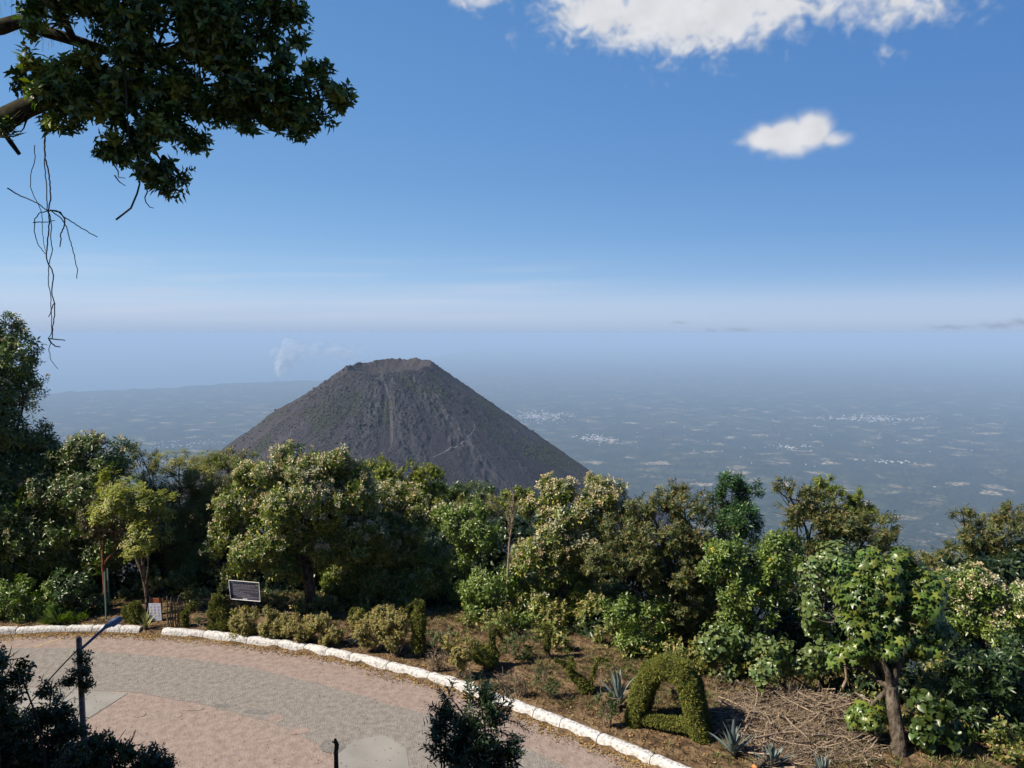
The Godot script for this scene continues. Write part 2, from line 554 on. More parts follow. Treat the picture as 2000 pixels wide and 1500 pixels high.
const SPECIES := {
	"dark": {"style": "rosette", "n": 9, "len": 0.17, "wid": 0.062, "rho": 25.0, "col": Color(0.083, 0.122, 0.028), "tip": Color(0.150, 0.165, 0.058), "tips": 1, "mat": "leaf_gloss"},
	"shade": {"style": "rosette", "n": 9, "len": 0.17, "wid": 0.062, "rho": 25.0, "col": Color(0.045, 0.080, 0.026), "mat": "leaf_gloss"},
	"glossy": {"style": "rosette", "n": 10, "len": 0.155, "wid": 0.052, "rho": 34.0, "col": Color(0.123, 0.168, 0.034), "tip": Color(0.303, 0.287, 0.055), "tips": 1, "mat": "leaf_gloss"},
	"gloss2": {"style": "rosette", "n": 9, "len": 0.14, "wid": 0.056, "rho": 34.0, "col": Color(0.150, 0.216, 0.043), "tip": Color(0.139, 0.176, 0.045), "tips": 1, "mat": "leaf_gloss"},
	"light": {"style": "flat", "n": 16, "len": 0.12, "wid": 0.042, "reach": 0.34, "rho": 30.0, "col": Color(0.214, 0.231, 0.029), "tip": Color(0.341, 0.298, 0.036), "tips": 4, "mat": "leaf_soft", "rise": 1.6, "clump": 0.4},
	"feather": {"style": "flat", "n": 18, "len": 0.085, "wid": 0.032, "reach": 0.36, "rho": 34.0, "col": Color(0.178, 0.185, 0.040), "mat": "leaf_soft", "rise": 1.5, "clump": 0.45},
	"feather2": {"style": "rosette", "n": 13, "len": 0.20, "wid": 0.045, "rho": 26.0, "col": Color(0.047, 0.110, 0.028), "mat": "leaf_gloss"},
	"bright": {"style": "sprig", "n": 11, "len": 0.13, "wid": 0.055, "reach": 0.22, "rho": 30.0, "col": Color(0.158, 0.201, 0.021), "tip": Color(0.232, 0.253, 0.026), "tips": 2, "mat": "leaf_soft"},
	"bright2": {"style": "sprig", "n": 11, "len": 0.12, "wid": 0.05, "reach": 0.22, "rho": 32.0, "col": Color(0.191, 0.223, 0.033), "mat": "leaf_soft"},
	"olive": {"style": "sprig", "n": 10, "len": 0.12, "wid": 0.045, "reach": 0.25, "rho": 32.0, "col": Color(0.192, 0.182, 0.045), "mat": "leaf_soft"},
	"browntip": {"style": "sprig", "n": 11, "len": 0.14, "wid": 0.042, "reach": 0.24, "rho": 33.0, "col": Color(0.118, 0.144, 0.044), "tip": Color(0.211, 0.140, 0.040), "tips": 1, "tipmix": 0.05, "mat": "leaf_soft"},
	"redtip": {"style": "sprig", "n": 10, "len": 0.12, "wid": 0.045, "reach": 0.25, "rho": 28.0, "col": Color(0.09, 0.085, 0.04), "mat": "leaf_soft", "bark": "red_bark"},
	"dry": {"style": "sprig", "n": 9, "len": 0.08, "wid": 0.025, "reach": 0.25, "rho": 34.0, "col": Color(0.11, 0.075, 0.045), "mat": "leaf_soft"},
	"round": {"style": "heart", "n": 6, "len": 0.12, "wid": 0.1, "reach": 0.14, "rho": 26.0, "col": Color(0.123, 0.170, 0.057), "mat": "leaf_gloss"},
	"heart": {"style": "heart", "n": 5, "len": 0.17, "wid": 0.15, "reach": 0.2, "rho": 26.0, "col": Color(0.060, 0.098, 0.024), "mat": "leaf_gloss", "clump": 0.9},
	"maple": {"style": "lobed", "n": 9, "len": 0.21, "wid": 0.3, "rho": 19.0, "col": Color(0.085, 0.141, 0.030), "tip": Color(0.148, 0.195, 0.034), "tips": 1, "mat": "leaf_gloss", "rise": 0.9, "clump": 0.6},
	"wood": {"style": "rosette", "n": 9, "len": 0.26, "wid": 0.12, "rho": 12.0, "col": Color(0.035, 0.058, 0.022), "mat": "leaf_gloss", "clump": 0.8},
	"overhang": {"style": "sprig", "n": 12, "len": 0.115, "wid": 0.043, "rho": 78.0, "col": Color(0.057, 0.101, 0.025), "tip": Color(0.129, 0.176, 0.025), "tips": 1, "reach": 0.15, "mat": "leaf_gloss", "clump": 0.28},
	"overhang_young": {"style": "sprig", "n": 12, "len": 0.115, "wid": 0.043, "reach": 0.15, "rho": 60.0, "col": Color(0.17, 0.20, 0.03), "mat": "leaf_soft", "clump": 0.28},  # overhang leaves coloured brighter to stand for sun on the crown
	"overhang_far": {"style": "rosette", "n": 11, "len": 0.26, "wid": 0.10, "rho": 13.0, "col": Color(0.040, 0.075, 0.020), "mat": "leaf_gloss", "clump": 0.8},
	"narrow": {"style": "sprig", "n": 20, "len": 0.095, "wid": 0.02, "reach": 0.30, "rho": 90.0, "col": Color(0.035, 0.06, 0.02), "mat": "leaf_gloss", "rise": 1.5, "clump": 0.3},
	"small": {"style": "sprig", "n": 14, "len": 0.075, "wid": 0.03, "reach": 0.2, "rho": 110.0, "col": Color(0.035, 0.06, 0.022), "mat": "leaf_gloss", "clump": 0.3},
	"hedge": {"style": "sprig", "n": 10, "len": 0.075, "wid": 0.03, "reach": 0.14, "rho": 130.0, "col": Color(0.214, 0.202, 0.056), "tip": Color(0.332, 0.266, 0.094), "tips": 2, "tipmix": 0.12, "mat": "leaf_soft", "rise": 0.8, "clump": 0.3},
	"sage": {"style": "sprig", "n": 10, "len": 0.065, "wid": 0.025, "reach": 0.14, "rho": 100.0, "col": Color(0.10, 0.135, 0.05), "mat": "leaf_soft", "clump": 0.3},
	"undergrowth": {"style": "sprig", "n": 9, "len": 0.13, "wid": 0.06, "reach": 0.22, "rho": 20.0, "col": Color(0.151, 0.173, 0.044), "tip": Color(0.346, 0.245, 0.085), "tips": 1, "mat": "leaf_soft", "rise": 0.8, "clump": 0.45},
	"cypress": {"style": "needles", "n": 10, "len": 0.08, "wid": 0.014, "reach": 0.04, "rho": 0.0, "col": Color(0.100, 0.122, 0.026), "tip": Color(0.183, 0.186, 0.039), "tips": 3, "mat": "leaf_matte"},
	"cream_tuft": {"style": "tuft", "n": 20, "len": 0.075, "wid": 0.045, "reach": 0.10, "rho": 0.0, "col": Color(0.50, 0.46, 0.30), "mat": "petal"},
	"yellow_flower": {"style": "tuft", "n": 6, "len": 0.07, "wid": 0.05, "reach": 0.03, "rho": 0.0, "col": Color(0.65, 0.42, 0.02), "mat": "petal"},
}

func sky_color(az: float, el: float) -> Color:
	var e := maxf(el, 0.0)
	var k := 0
	while k < SKY.size() - 2 and e > SKY[k + 1][0]:
		k += 1
	var f := clampf((e - SKY[k][0]) / (SKY[k + 1][0] - SKY[k][0]), 0.0, 1.0)
	var a: Array = SKY[k]
	var b: Array = SKY[k + 1]
	var c := Color(lerpf(a[1], b[1], f) / 255.0, lerpf(a[2], b[2], f) / 255.0, lerpf(a[3], b[3], f) / 255.0).srgb_to_linear()
	# clearer, deeper blue away from the sun, paler towards it
	var side := sin(deg_to_rad(az))
	var w := smoothstep(0.0, 5.0, e)
	var g := 1.0 - 0.30 * side * w
	return Color(c.r * g * (1.0 - 0.10 * side * w), c.g * g, c.b * (1.0 - 0.16 * side * w))

const SKY := [[0.0, 166, 186, 214], [1.0, 182, 200, 226], [2.2, 182, 204, 232], [4.0, 154, 191, 230], [7.0, 129, 174, 223], [11.0, 112, 159, 214], [16.0, 100, 149, 207], [23.0, 90, 139, 198], [36.0, 70, 118, 182], [60.0, 54, 99, 166], [90.0, 47, 90, 158]]
# clouds: azimuth, elevation, half width, half height in degrees, thickness
const CLOUDS := [[6.0, 22.0, 3.5, 2.0, 1.0], [10.5, 21.6, 4.0, 2.3, 1.15], [14.5, 21.2, 4.2, 2.1, 1.1], [18.0, 21.4, 3.5, 1.8, 0.95], [12.8, 19.7, 1.8, 1.1, 0.8], [22.0, 21.2, 3.0, 1.6, 0.75], [26.0, 20.3, 3.4, 1.3, 0.8], [29.0, 19.6, 2.0, 0.9, 0.55], [14.0, 26.0, 12.0, 3.5, 1.2], [-2.6, 22.8, 1.7, 0.8, 0.75],
	[17.9, 13.3, 1.3, 0.8, 1.1], [19.3, 13.3, 1.5, 1.0, 1.3], [20.8, 13.5, 1.25, 1.05, 1.35], [22.2, 12.9, 1.2, 0.55, 0.85], [16.7, 13.1, 1.1, 0.38, 0.65], [19.6, 12.5, 1.9, 0.65, 0.9], [25.0, 17.7, 1.2, 0.5, 0.35], [6.7, 19.3, 0.9, 0.5, 0.36]]

func cloud_at(az: float, el: float) -> float:
	var s := 0.0
	for c in CLOUDS:
		var dx: float = (az - c[0]) / c[2]
		var dy: float = (el - c[1]) / c[3]
		var q := dx * dx + dy * dy
		if q < 6.0:
			s = maxf(s, c[4] * exp(-q * 0.75)) + 0.18 * c[4] * exp(-q)
	if s < 0.05:
		return 0.0
	var w := Vector2(nz.get_noise_2d(az * 22.0, el * 22.0 + 600.0), nz.get_noise_2d(az * 22.0 + 300.0, el * 22.0)) * 0.9
	var f := 0.6 * nz.get_noise_2d((az + w.x) * 42.0, (el + w.y) * 60.0) + 0.32 * nz.get_noise_2d((az + w.x) * 110.0, (el + w.y) * 140.0 + 900.0) + 0.10 * nz.get_noise_2d(az * 300.0, el * 340.0)
	return smoothstep(0.22, 1.15, s + f * (0.75 if el > 16.0 else 0.30))

func make_sky() -> PanoramaSkyMaterial:
	var low := Image.create_empty(256, 128, false, Image.FORMAT_RGBF)
	for y in 128:
		for x in 256:
			low.set_pixel(x, y, sky_color((x + 0.5) / 256.0 * 360.0, 90.0 - (y + 0.5) / 128.0 * 180.0) / EXPOSURE)
	low.resize(4096, 2048, Image.INTERPOLATE_CUBIC)
	var per := 4096.0 / 360.0
	for y in range(int((90.0 - 31.0) * per), int(90.0 * per)):
		var el := 90.0 - (y + 0.5) / per
		for x in range(int(-40.0 * per), int(40.0 * per)):
			var az := (x + 0.5) / per
			var c := sky_color(az, el)
			if el < 11.0:
				# thin streaks of high cloud and the low dark ones over the haze
				var st := maxf(0.0, nz.get_noise_2d(az * 4.0 + el * 9.0, el * 90.0 - az * 2.0) + 0.08) * smoothstep(0.6, 1.8, el) * smoothstep(7.0, 3.0, el) * smoothstep(14.0, -6.0, az)
				c = c.lerp(Color(0.62, 0.68, 0.80), clampf(st * 0.5, 0.0, 0.32))
				for d in [[12.24, 0.78, 0.55, 0.07], [14.4, 0.2, 0.35, 0.10], [16.4, 0.24, 0.9, 0.12], [29.6, 0.36, 1.1, 0.12], [32.2, 0.45, 1.0, 0.18], [33.5, 0.68, 0.6, 0.2]]:
					var q := pow((az - d[0]) / d[2], 2.0) + pow((el - d[1] + 0.12 * nz.get_noise_2d(az * 120.0, 5.0)) / d[3], 2.0)
					if q < 4.0:
						c = c.lerp(Color(0.30, 0.36, 0.48), 0.75 * exp(-q * 1.2))
			else:
				var a := cloud_at(az, el)
				if a > 0.0:
					var depth := smoothstep(0.3, 1.0, a)
					var shade := 0.5 + 0.5 * nz.get_noise_2d(az * 30.0 + 70.0, el * 40.0)
					c = c.lerp(Color(0.64, 0.68, 0.76).lerp(Color(0.80, 0.81, 0.84), depth) * (0.82 + 0.20 * shade), a * 0.97)
			low.set_pixel(posmod(x, 4096), y, Color(c.r / EXPOSURE, c.g / EXPOSURE, c.b / EXPOSURE))
	var m := PanoramaSkyMaterial.new()
	m.panorama = ImageTexture.create_from_image(low)
	return m

func _ready() -> void:
	nz.noise_type = FastNoiseLite.TYPE_SIMPLEX_SMOOTH
	nz.seed = 11
	nz.frequency = 0.01
	nz.fractal_octaves = 4
	# camera, sky, sun, exposure
	var cam := Camera3D.new()
	cam.name = "camera"
	cam.fov = 53.05
	cam.near = 0.1
	cam.far = 250000.0
	cam.position = Vector3(0, 10, 0)
	cam.rotation_degrees = Vector3(-3.8, 0, 0)
	add_child(cam)
	var env := Environment.new()
	env.background_mode = Environment.BG_SKY
	env.sky = Sky.new()
	env.sky.sky_material = make_sky()
	env.tonemap_mode = Environment.TONE_MAPPER_LINEAR
	env.tonemap_exposure = EXPOSURE
	env.fog_enabled = true
	env.fog_density = 0.000056
	env.fog_light_color = lin(0.50, 0.71, 1.0)
	env.sdfgi_enabled = true
	env.ssao_enabled = true
	env.ssil_enabled = true
	var we := WorldEnvironment.new()
	we.name = "surroundings"
	we.environment = env
	add_child(we)
	var sun := DirectionalLight3D.new()
	sun.name = "sun"
	sun.light_energy = 1.6
	sun.light_angular_distance = 0.53
	sun.light_color = Color(1.0, 0.955, 0.88)
	sun.shadow_enabled = true
	sun.directional_shadow_max_distance = 400.0
	add_child(sun)
	var el := deg_to_rad(SUN_ELEVATION)
	var az := deg_to_rad(SUN_AZIMUTH)
	var from := Vector3(-sin(az) * cos(el), sin(el), -cos(az) * cos(el))
	sun.look_at_from_position(from * 50.0, Vector3.ZERO, Vector3.UP)
	materials()
	terrain()
	road()
	volcano()
	forest()
	garden()
	street_things()
	foreground()
	print("leaf faces ", leaf_faces, " ", faces_of)

func materials() -> void:
	leaf_mat("leaf_gloss", 0.36, Color(0.68, 0.80, 0.16))
	leaf_mat("leaf_soft", 0.55, Color(0.74, 0.82, 0.18))
	leaf_mat("leaf_matte", 0.8, Color(0.25, 0.3, 0.1), 0.3)
	leaf_mat("petal", 0.85, Color(0.5, 0.48, 0.35), 0.3)
	var m := mat("bark", 0.9, 0.3)
	m.albedo_texture = noise_tex(0.02, 256, [lin(0.035, 0.026, 0.020), lin(0.085, 0.066, 0.05), lin(0.17, 0.15, 0.12)], [0.2, 0.5, 0.85], 3)
	m.normal_enabled = true
	m.normal_texture = noise_tex(0.03, 256, [], [], 4, FastNoiseLite.TYPE_SIMPLEX_SMOOTH, 5, 10.0)
	world_mapped(m, 0.8)
	m.uv1_scale = Vector3(1.6, 0.5, 1.6)
	m = mat("mossy_shaded_bark", 0.95, 0.2)  # mossy bark, darkened to stand for shade on the boughs
	m.albedo_texture = noise_tex(0.02, 256, [lin(0.012, 0.010, 0.008), lin(0.030, 0.026, 0.018), lin(0.045, 0.05, 0.022)], [0.2, 0.5, 0.85], 43)
	world_mapped(m, 0.6)
	m = mat("red_bark", 0.9, 0.3)
	m.albedo_texture = noise_tex(0.02, 256, [lin(0.10, 0.035, 0.018), lin(0.17, 0.065, 0.035)], [0.3, 0.8], 5)
	world_mapped(m, 0.8)
	m = mat("pale_twig", 0.9, 0.3)
	m.albedo_texture = noise_tex(0.03, 256, [lin(0.148, 0.106, 0.074), lin(0.359, 0.286, 0.211)], [0.3, 0.75], 6)
	world_mapped(m, 0.7)
	m = mat("dark_twig", 0.9, 0.3)
	m.albedo_color = lin(0.035, 0.028, 0.024)
	m = mat("soil", 0.95, 0.25)
	m.albedo_texture = noise_tex(0.012, 512, [lin(0.044, 0.029, 0.016), lin(0.095, 0.062, 0.036), lin(0.136, 0.092, 0.052), lin(0.175, 0.122, 0.067)], [0.15, 0.42, 0.62, 0.85], 8)
	m.normal_enabled = true
	m.normal_texture = noise_tex(0.03, 512, [], [], 9, FastNoiseLite.TYPE_SIMPLEX_SMOOTH, 5, 14.0)
	world_mapped(m, 3.1)
	m = mat("brown_asphalt", 0.88, 0.35)
	m.albedo_texture = noise_tex(0.022, 1024, [lin(0.185, 0.142, 0.122), lin(0.215, 0.168, 0.145), lin(0.235, 0.185, 0.16), lin(0.262, 0.208, 0.18)], [0.15, 0.42, 0.62, 0.88], 12, FastNoiseLite.TYPE_SIMPLEX_SMOOTH, 7)
	m.normal_enabled = true
	m.normal_texture = noise_tex(0.08, 1024, [], [], 13, FastNoiseLite.TYPE_SIMPLEX_SMOOTH, 4, 1.4)
	world_mapped(m, 6.3)
	m = mat("grey_asphalt", 0.92, 0.35)
	m.albedo_texture = noise_tex(0.02, 1024, [lin(0.150, 0.135, 0.120), lin(0.180, 0.163, 0.146), lin(0.200, 0.182, 0.163), lin(0.235, 0.213, 0.19)], [0.12, 0.42, 0.62, 0.9], 14, FastNoiseLite.TYPE_SIMPLEX_SMOOTH, 8)
	m.normal_enabled = true
	m.normal_texture = noise_tex(0.09, 1024, [], [], 15, FastNoiseLite.TYPE_SIMPLEX_SMOOTH, 4, 3.0)
	world_mapped(m, 4.7)
	m = mat("concrete", 0.85, 0.4)
	m.albedo_texture = noise_tex(0.007, 512, [lin(0.19, 0.182, 0.165), lin(0.215, 0.206, 0.188), lin(0.235, 0.225, 0.205)], [0.2, 0.5, 0.85], 16)
	world_mapped(m, 5.0)
	m = mat("tar", 0.8, 0.4)
	m.albedo_texture = noise_tex(0.02, 256, [lin(0.125, 0.117, 0.108), lin(0.165, 0.155, 0.143)], [0.3, 0.7], 17)
	world_mapped(m, 1.5)
	m = mat("worn_paint", 0.85, 0.4)
	m.albedo_texture = noise_tex(0.03, 256, [lin(0.22, 0.165, 0.12), lin(0.36, 0.27, 0.15)], [0.35, 0.6], 18)
	world_mapped(m, 1.1)
	m = mat("whitewash", 0.85, 0.35)
	m.albedo_texture = noise_tex(0.015, 512, [lin(0.16, 0.145, 0.13), lin(0.36, 0.35, 0.335), lin(0.50, 0.495, 0.49), lin(0.58, 0.575, 0.57)], [0.16, 0.32, 0.52, 0.8], 19, FastNoiseLite.TYPE_SIMPLEX_SMOOTH, 6)
	m.normal_enabled = true
	m.normal_texture = noise_tex(0.03, 512, [], [], 20, FastNoiseLite.TYPE_SIMPLEX_SMOOTH, 5, 10.0)
	world_mapped(m, 0.9)
	m = mat("scoria", 0.95, 0.25)
	m.vertex_color_use_as_albedo = true
	m.albedo_texture = noise_tex(0.02, 1024, [lin(0.25, 0.25, 0.26), lin(0.75, 0.75, 0.75), lin(1, 1, 1)], [0.25, 0.5, 0.75], 21, FastNoiseLite.TYPE_SIMPLEX_SMOOTH, 7)
	m.normal_enabled = true
	m.normal_texture = noise_tex(0.02, 1024, [], [], 22, FastNoiseLite.TYPE_SIMPLEX_SMOOTH, 6, 12.0)
	world_mapped(m, 90.0)
	m = mat("lava_rock", 0.95, 0.25)
	m.albedo_color = lin(0.036, 0.034, 0.036)
	m = mat("scrub", 0.95, 0.2)
	m.vertex_color_use_as_albedo = true
	m = mat("scree", 0.95, 0.2)
	m.albedo_color = lin(0.062, 0.057, 0.058)
	m = mat("trail_dust", 0.95, 0.2)
	m.albedo_color = lin(0.19, 0.175, 0.165)
	m = mat("plain_land", 0.95, 0.2)
	m.vertex_color_use_as_albedo = true
	var cells := FastNoiseLite.new()
	cells.noise_type = FastNoiseLite.TYPE_CELLULAR
	cells.cellular_return_type = FastNoiseLite.RETURN_CELL_VALUE
	cells.frequency = 0.05
	cells.seed = 31
	cells.fractal_type = FastNoiseLite.FRACTAL_NONE
	cells.domain_warp_enabled = true
	cells.domain_warp_amplitude = 60.0
	cells.domain_warp_frequency = 0.02
	var ct := NoiseTexture2D.new()
	ct.width = 1024
	ct.height = 1024
	ct.noise = cells
	ct.seamless = true
	ct.seamless_blend_skirt = 0.02
	var cg := Gradient.new()
	cg.interpolation_mode = Gradient.GRADIENT_INTERPOLATE_CONSTANT
	cg.offsets = PackedFloat32Array([0.0, 0.40, 0.52, 0.70, 0.75, 0.90, 0.93, 0.975])
	cg.colors = PackedColorArray([lin(0.026, 0.038, 0.018), lin(0.06, 0.066, 0.03), lin(0.022, 0.034, 0.018), lin(0.12, 0.105, 0.06), lin(0.036, 0.046, 0.022), lin(0.20, 0.17, 0.105), lin(0.065, 0.075, 0.032), lin(0.30, 0.25, 0.17)])
	ct.color_ramp = cg
	m.albedo_texture = ct
	m.detail_enabled = true
	m.detail_blend_mode = BaseMaterial3D.BLEND_MODE_MUL
	m.detail_uv_layer = BaseMaterial3D.DETAIL_UV_2
	m.detail_albedo = noise_tex(0.05, 1024, [lin(0.22, 0.24, 0.24), lin(1, 1, 1)], [0.32, 0.62], 33, FastNoiseLite.TYPE_SIMPLEX_SMOOTH, 6)
	m = mat("sea_water", 0.35, 0.5)
	m.albedo_color = lin(0.06, 0.10, 0.14)
	m = mat("white_wall", 0.8, 0.4)
	m.albedo_color = lin(0.62, 0.61, 0.6)
	m = mat("pale_wall", 0.9, 0.3)
	m.albedo_color = lin(0.42, 0.40, 0.38)
	m = mat("green_paint", 0.6, 0.5)
	m.albedo_color = lin(0.10, 0.17, 0.14)
	m = mat("grey_metal", 0.5, 0.5)
	m.metallic = 0.3
	m.albedo_texture = noise_tex(0.02, 256, [lin(0.10, 0.095, 0.10), lin(0.19, 0.18, 0.19)], [0.3, 0.7], 35)
	world_mapped(m, 0.7)
	m = mat("lamp_blue", 0.5, 0.5)
	m.albedo_color = lin(0.07, 0.09, 0.14)
	m = mat("lamp_glass", 0.3, 0.5)
	m.albedo_color = lin(0.4, 0.42, 0.45)
	m = mat("orange_wood", 0.8, 0.3)
	m.albedo_texture = noise_tex(0.03, 256, [lin(0.20, 0.055, 0.02), lin(0.36, 0.12, 0.045)], [0.3, 0.7], 36)
	world_mapped(m, 0.5)
	m = mat("agave_leaf", 0.55, 0.5)
	m.vertex_color_use_as_albedo = true
	m.cull_mode = BaseMaterial3D.CULL_DISABLED
	m = mat("cut_wood", 0.8, 0.3)
	m.albedo_color = lin(0.5, 0.2, 0.07)
	m = mat("litter_leaf", 0.9, 0.2)
	m.vertex_color_use_as_albedo = true
	m.cull_mode = BaseMaterial3D.CULL_DISABLED
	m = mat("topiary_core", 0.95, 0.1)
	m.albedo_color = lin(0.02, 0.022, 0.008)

func terrain() -> void:
	var xs := PackedFloat32Array([-900, -500, -250, -130, -80, -60])
	xs.append_array(steps(-46, 46, 0.5))
	xs.append_array(PackedFloat32Array([60, 80, 130, 250, 500, 900]))
	var zs := PackedFloat32Array([-900, -500, -250, -140, -90, -70, -58])
	zs.append_array(steps(-50, -10, 0.4))
	zs.append_array(steps(-9, 8, 1.0))
	zs.append_array(PackedFloat32Array([20, 60]))
	var s := grid(xs, zs, func(x: float, z: float) -> Vector3: return Vector3(x, ground_y(x, z), z))
	struct("ground", s.mesh(), mats.soil)
	# the plain far below, in rings
	var p := Shape.new()
	var uv2 := PackedVector2Array()
	var na := 260
	var nr := 170
	for b in nr:
		var r := 1500.0 * pow(75.0, float(b) / (nr - 1))
		for a in na:
			var an := deg_to_rad(lerpf(-70.0, 70.0, float(a) / (na - 1)))
			var x := r * sin(an)
			var z := -r * cos(an)
			p.v.append(Vector3(x, plain_y(x, z), z))
			p.t.append(Vector2(x, z) / 7300.0)
			uv2.append(Vector2(x, z) / 2900.0)
			var big := nz.get_noise_2d(x * 0.035 + 50.0, z * 0.05) + 0.5 * nz.get_noise_2d(x * 0.15, z * 0.22 + 90.0)
			var dry := smoothstep(0.22, 0.40, big)
			var c := Color(1, 1, 1).lerp(Color(2.2, 1.9, 1.7), dry)
			p.c.append(c)
	finish_grid(p, na, nr)
	var arr := []
	arr.resize(Mesh.ARRAY_MAX)
	arr[Mesh.ARRAY_VERTEX] = p.v
	arr[Mesh.ARRAY_NORMAL] = p.n
	arr[Mesh.ARRAY_COLOR] = p.c
	arr[Mesh.ARRAY_TEX_UV] = p.t
	arr[Mesh.ARRAY_TEX_UV2] = uv2
	arr[Mesh.ARRAY_INDEX] = p.i
	var pm := ArrayMesh.new()
	pm.add_surface_from_arrays(Mesh.PRIMITIVE_TRIANGLES, arr)
	struct("plain", pm, mats.plain_land)
	var sea := sheet([Vector2(-118000, -15000), Vector2(60000, -15000), Vector2(60000, -120000), Vector2(-118000, -120000)], -1470.0)
	struct("sea", sea.mesh(), mats.sea_water)
	# towns on the plain
	rng.seed = 77
	var house := Shape.new()
	house.box(Vector3(-0.5, -1, -0.5), Vector3(0.5, 1, 0.5))
	var hm := house.mesh()
	var k := 0
	for t in TOWNS:
		var xf := []
		for q in t[4]:
			var at := Vector3(t[0] + rng.randfn(0.0, t[2]), 0, t[1] + rng.randfn(0.0, t[3]))
			at.y = plain_y(at.x, at.z)
			xf.append(Transform3D(Basis(Vector3.UP, rng.randf() * 0.6).scaled(Vector3(rng.randf_range(9, t[5] * 0.6), rng.randf_range(6, 10), rng.randf_range(9, t[5] * 0.6))), at))
		var o := many(self, "distant_town", hm, mats.pale_wall, xf)
		tag(o, t[6], "town", "towns on the far plain")
		k += 1

func road() -> void:
	var outline := []
	for k in range(1, KERB.size() - 1):
		outline.append(KERB[k])
	outline.append(Vector2(9.0, -9.0))
	outline.append(Vector2(-45.0, -9.0))
	struct("road", sheet(outline, 0.0).mesh(), mats.brown_asphalt)
	struct("worn_asphalt_lane", sheet(STRIP, 0.006, 0.09).mesh(), mats.grey_asphalt)
	struct("concrete_patch", sheet(PATCH, 0.011, 0.02).mesh(), mats.concrete)
	struct("asphalt_patch", sheet(PATCH2, 0.011, 0.2, 40.0).mesh(), mats.concrete)
	struct("tar_patch", sheet(OVAL, 0.015, 0.07, 60.0).mesh(), mats.tar)
	for k in WORN.size():
		struct("worn_patch", sheet(WORN[k], 0.0105, 0.14, 90.0 + k * 17.0).mesh(), mats.tar if k % 3 == 1 else mats.brown_asphalt)
	for L in LINES:
		var a: Vector2 = L[0]
		var b: Vector2 = L[1]
		var nn := (b - a).normalized().orthogonal() * 0.05
		struct("parking_line", sheet([a - nn, b - nn, b + nn, a + nn], 0.005, 0.02).mesh(), mats.worn_paint)
	# kerbs of whitewashed stones
	for run in [[KERB_A, "short whitewashed stone kerb left of the gap in front of the notice"], [KERB_B, "long curving whitewashed stone kerb along the garden bed"]]:
		var pts: Array = run[0]
		var t := thing("kerb", run[1], "kerb", Vector3(pts[0].x, 0, pts[0].y))
		t.set_meta("kind", "structure")
		var curve := Curve2D.new()
		for k in pts.size():
			var tan: Vector2 = (pts[mini(k + 1, pts.size() - 1)] - pts[maxi(k - 1, 0)]) / 6.0
			curve.add_point(pts[k], -tan, tan)
		var total := curve.get_baked_length()
		var at := 0.0
		rng.seed = 5 + int(total)
		while at < total - 0.2:
			var l := minf(rng.randf_range(0.8, 1.7), total - at)
			kerb_stone(t, curve, at, at + l - 0.022)
			at += l

func kerb_stone(t: Node3D, curve: Curve2D, from: float, to: float) -> void:
	var prof := [Vector2(-0.02, -0.1), Vector2(0.0, 0.10), Vector2(0.03, 0.175), Vector2(0.07, 0.20), Vector2(0.15, 0.205), Vector2(0.22, 0.195), Vector2(0.255, 0.16), Vector2(0.27, -0.05)]
	var m := maxi(6, int((to - from) / 0.09))
	var s := Shape.new()
	var lift := rng.randf_range(-0.012, 0.012)
	for q in m + 1:
		var f := lerpf(from, to, float(q) / m)
		var p := curve.sample_baked(f)
		var d := (curve.sample_baked(f + 0.05) - curve.sample_baked(f - 0.05)).normalized()
		var nn := Vector2(d.y, -d.x)
		var end := 0.03 if q == 0 or q == m else 0.0
		for k in prof.size():
			var o: Vector2 = prof[k]
			var y := o.y - (end if o.y > 0.0 else 0.0) + (lift if o.y > 0 else 0.0)
			var w := p + nn * o.x
			var b := Vector3(w.x, y, w.y)
			if o.y > 0.0:
				var rough := nz.get_noise_3d(b.x * 300.0, b.y * 300.0, b.z * 300.0) * 0.024 + nz.get_noise_3d(b.x * 90.0, b.y * 90.0, b.z * 90.0) * 0.03
				b += Vector3(nn.x * (o.x - 0.13), 0.5 * (o.y), nn.y * (o.x - 0.13)).normalized() * rough
			s.v.append(b - t.position)
	finish_grid(s, prof.size(), m + 1)
	# normals away from the middle of the stone
	for q in m + 1:
		var mid := Vector3.ZERO
		for k in prof.size():
			mid += s.v[q * prof.size() + k] / prof.size()
		mid.y = 0.05
		for k in prof.size():
			var j := q * prof.size() + k
			var dx := s.v[j + (1 if k < prof.size() - 1 else 0)] - s.v[j - (1 if k > 0 else 0)]
			var dz := s.v[j + (prof.size() if q < m else 0)] - s.v[j - (prof.size() if q > 0 else 0)]
			var nn := dx.cross(dz).normalized()
			s.n[j] = nn if nn.dot(s.v[j] - mid) > 0.0 else -nn
	wind_grid(s, prof.size(), m + 1)
	for e in [0, m]:
		for k in range(1, prof.size() - 1):
			s.tri(s.v[e * prof.size()], s.v[e * prof.size() + k], s.v[e * prof.size() + k + 1])
	part(t, "kerb_stone", s.mesh(), mats.whitewash)

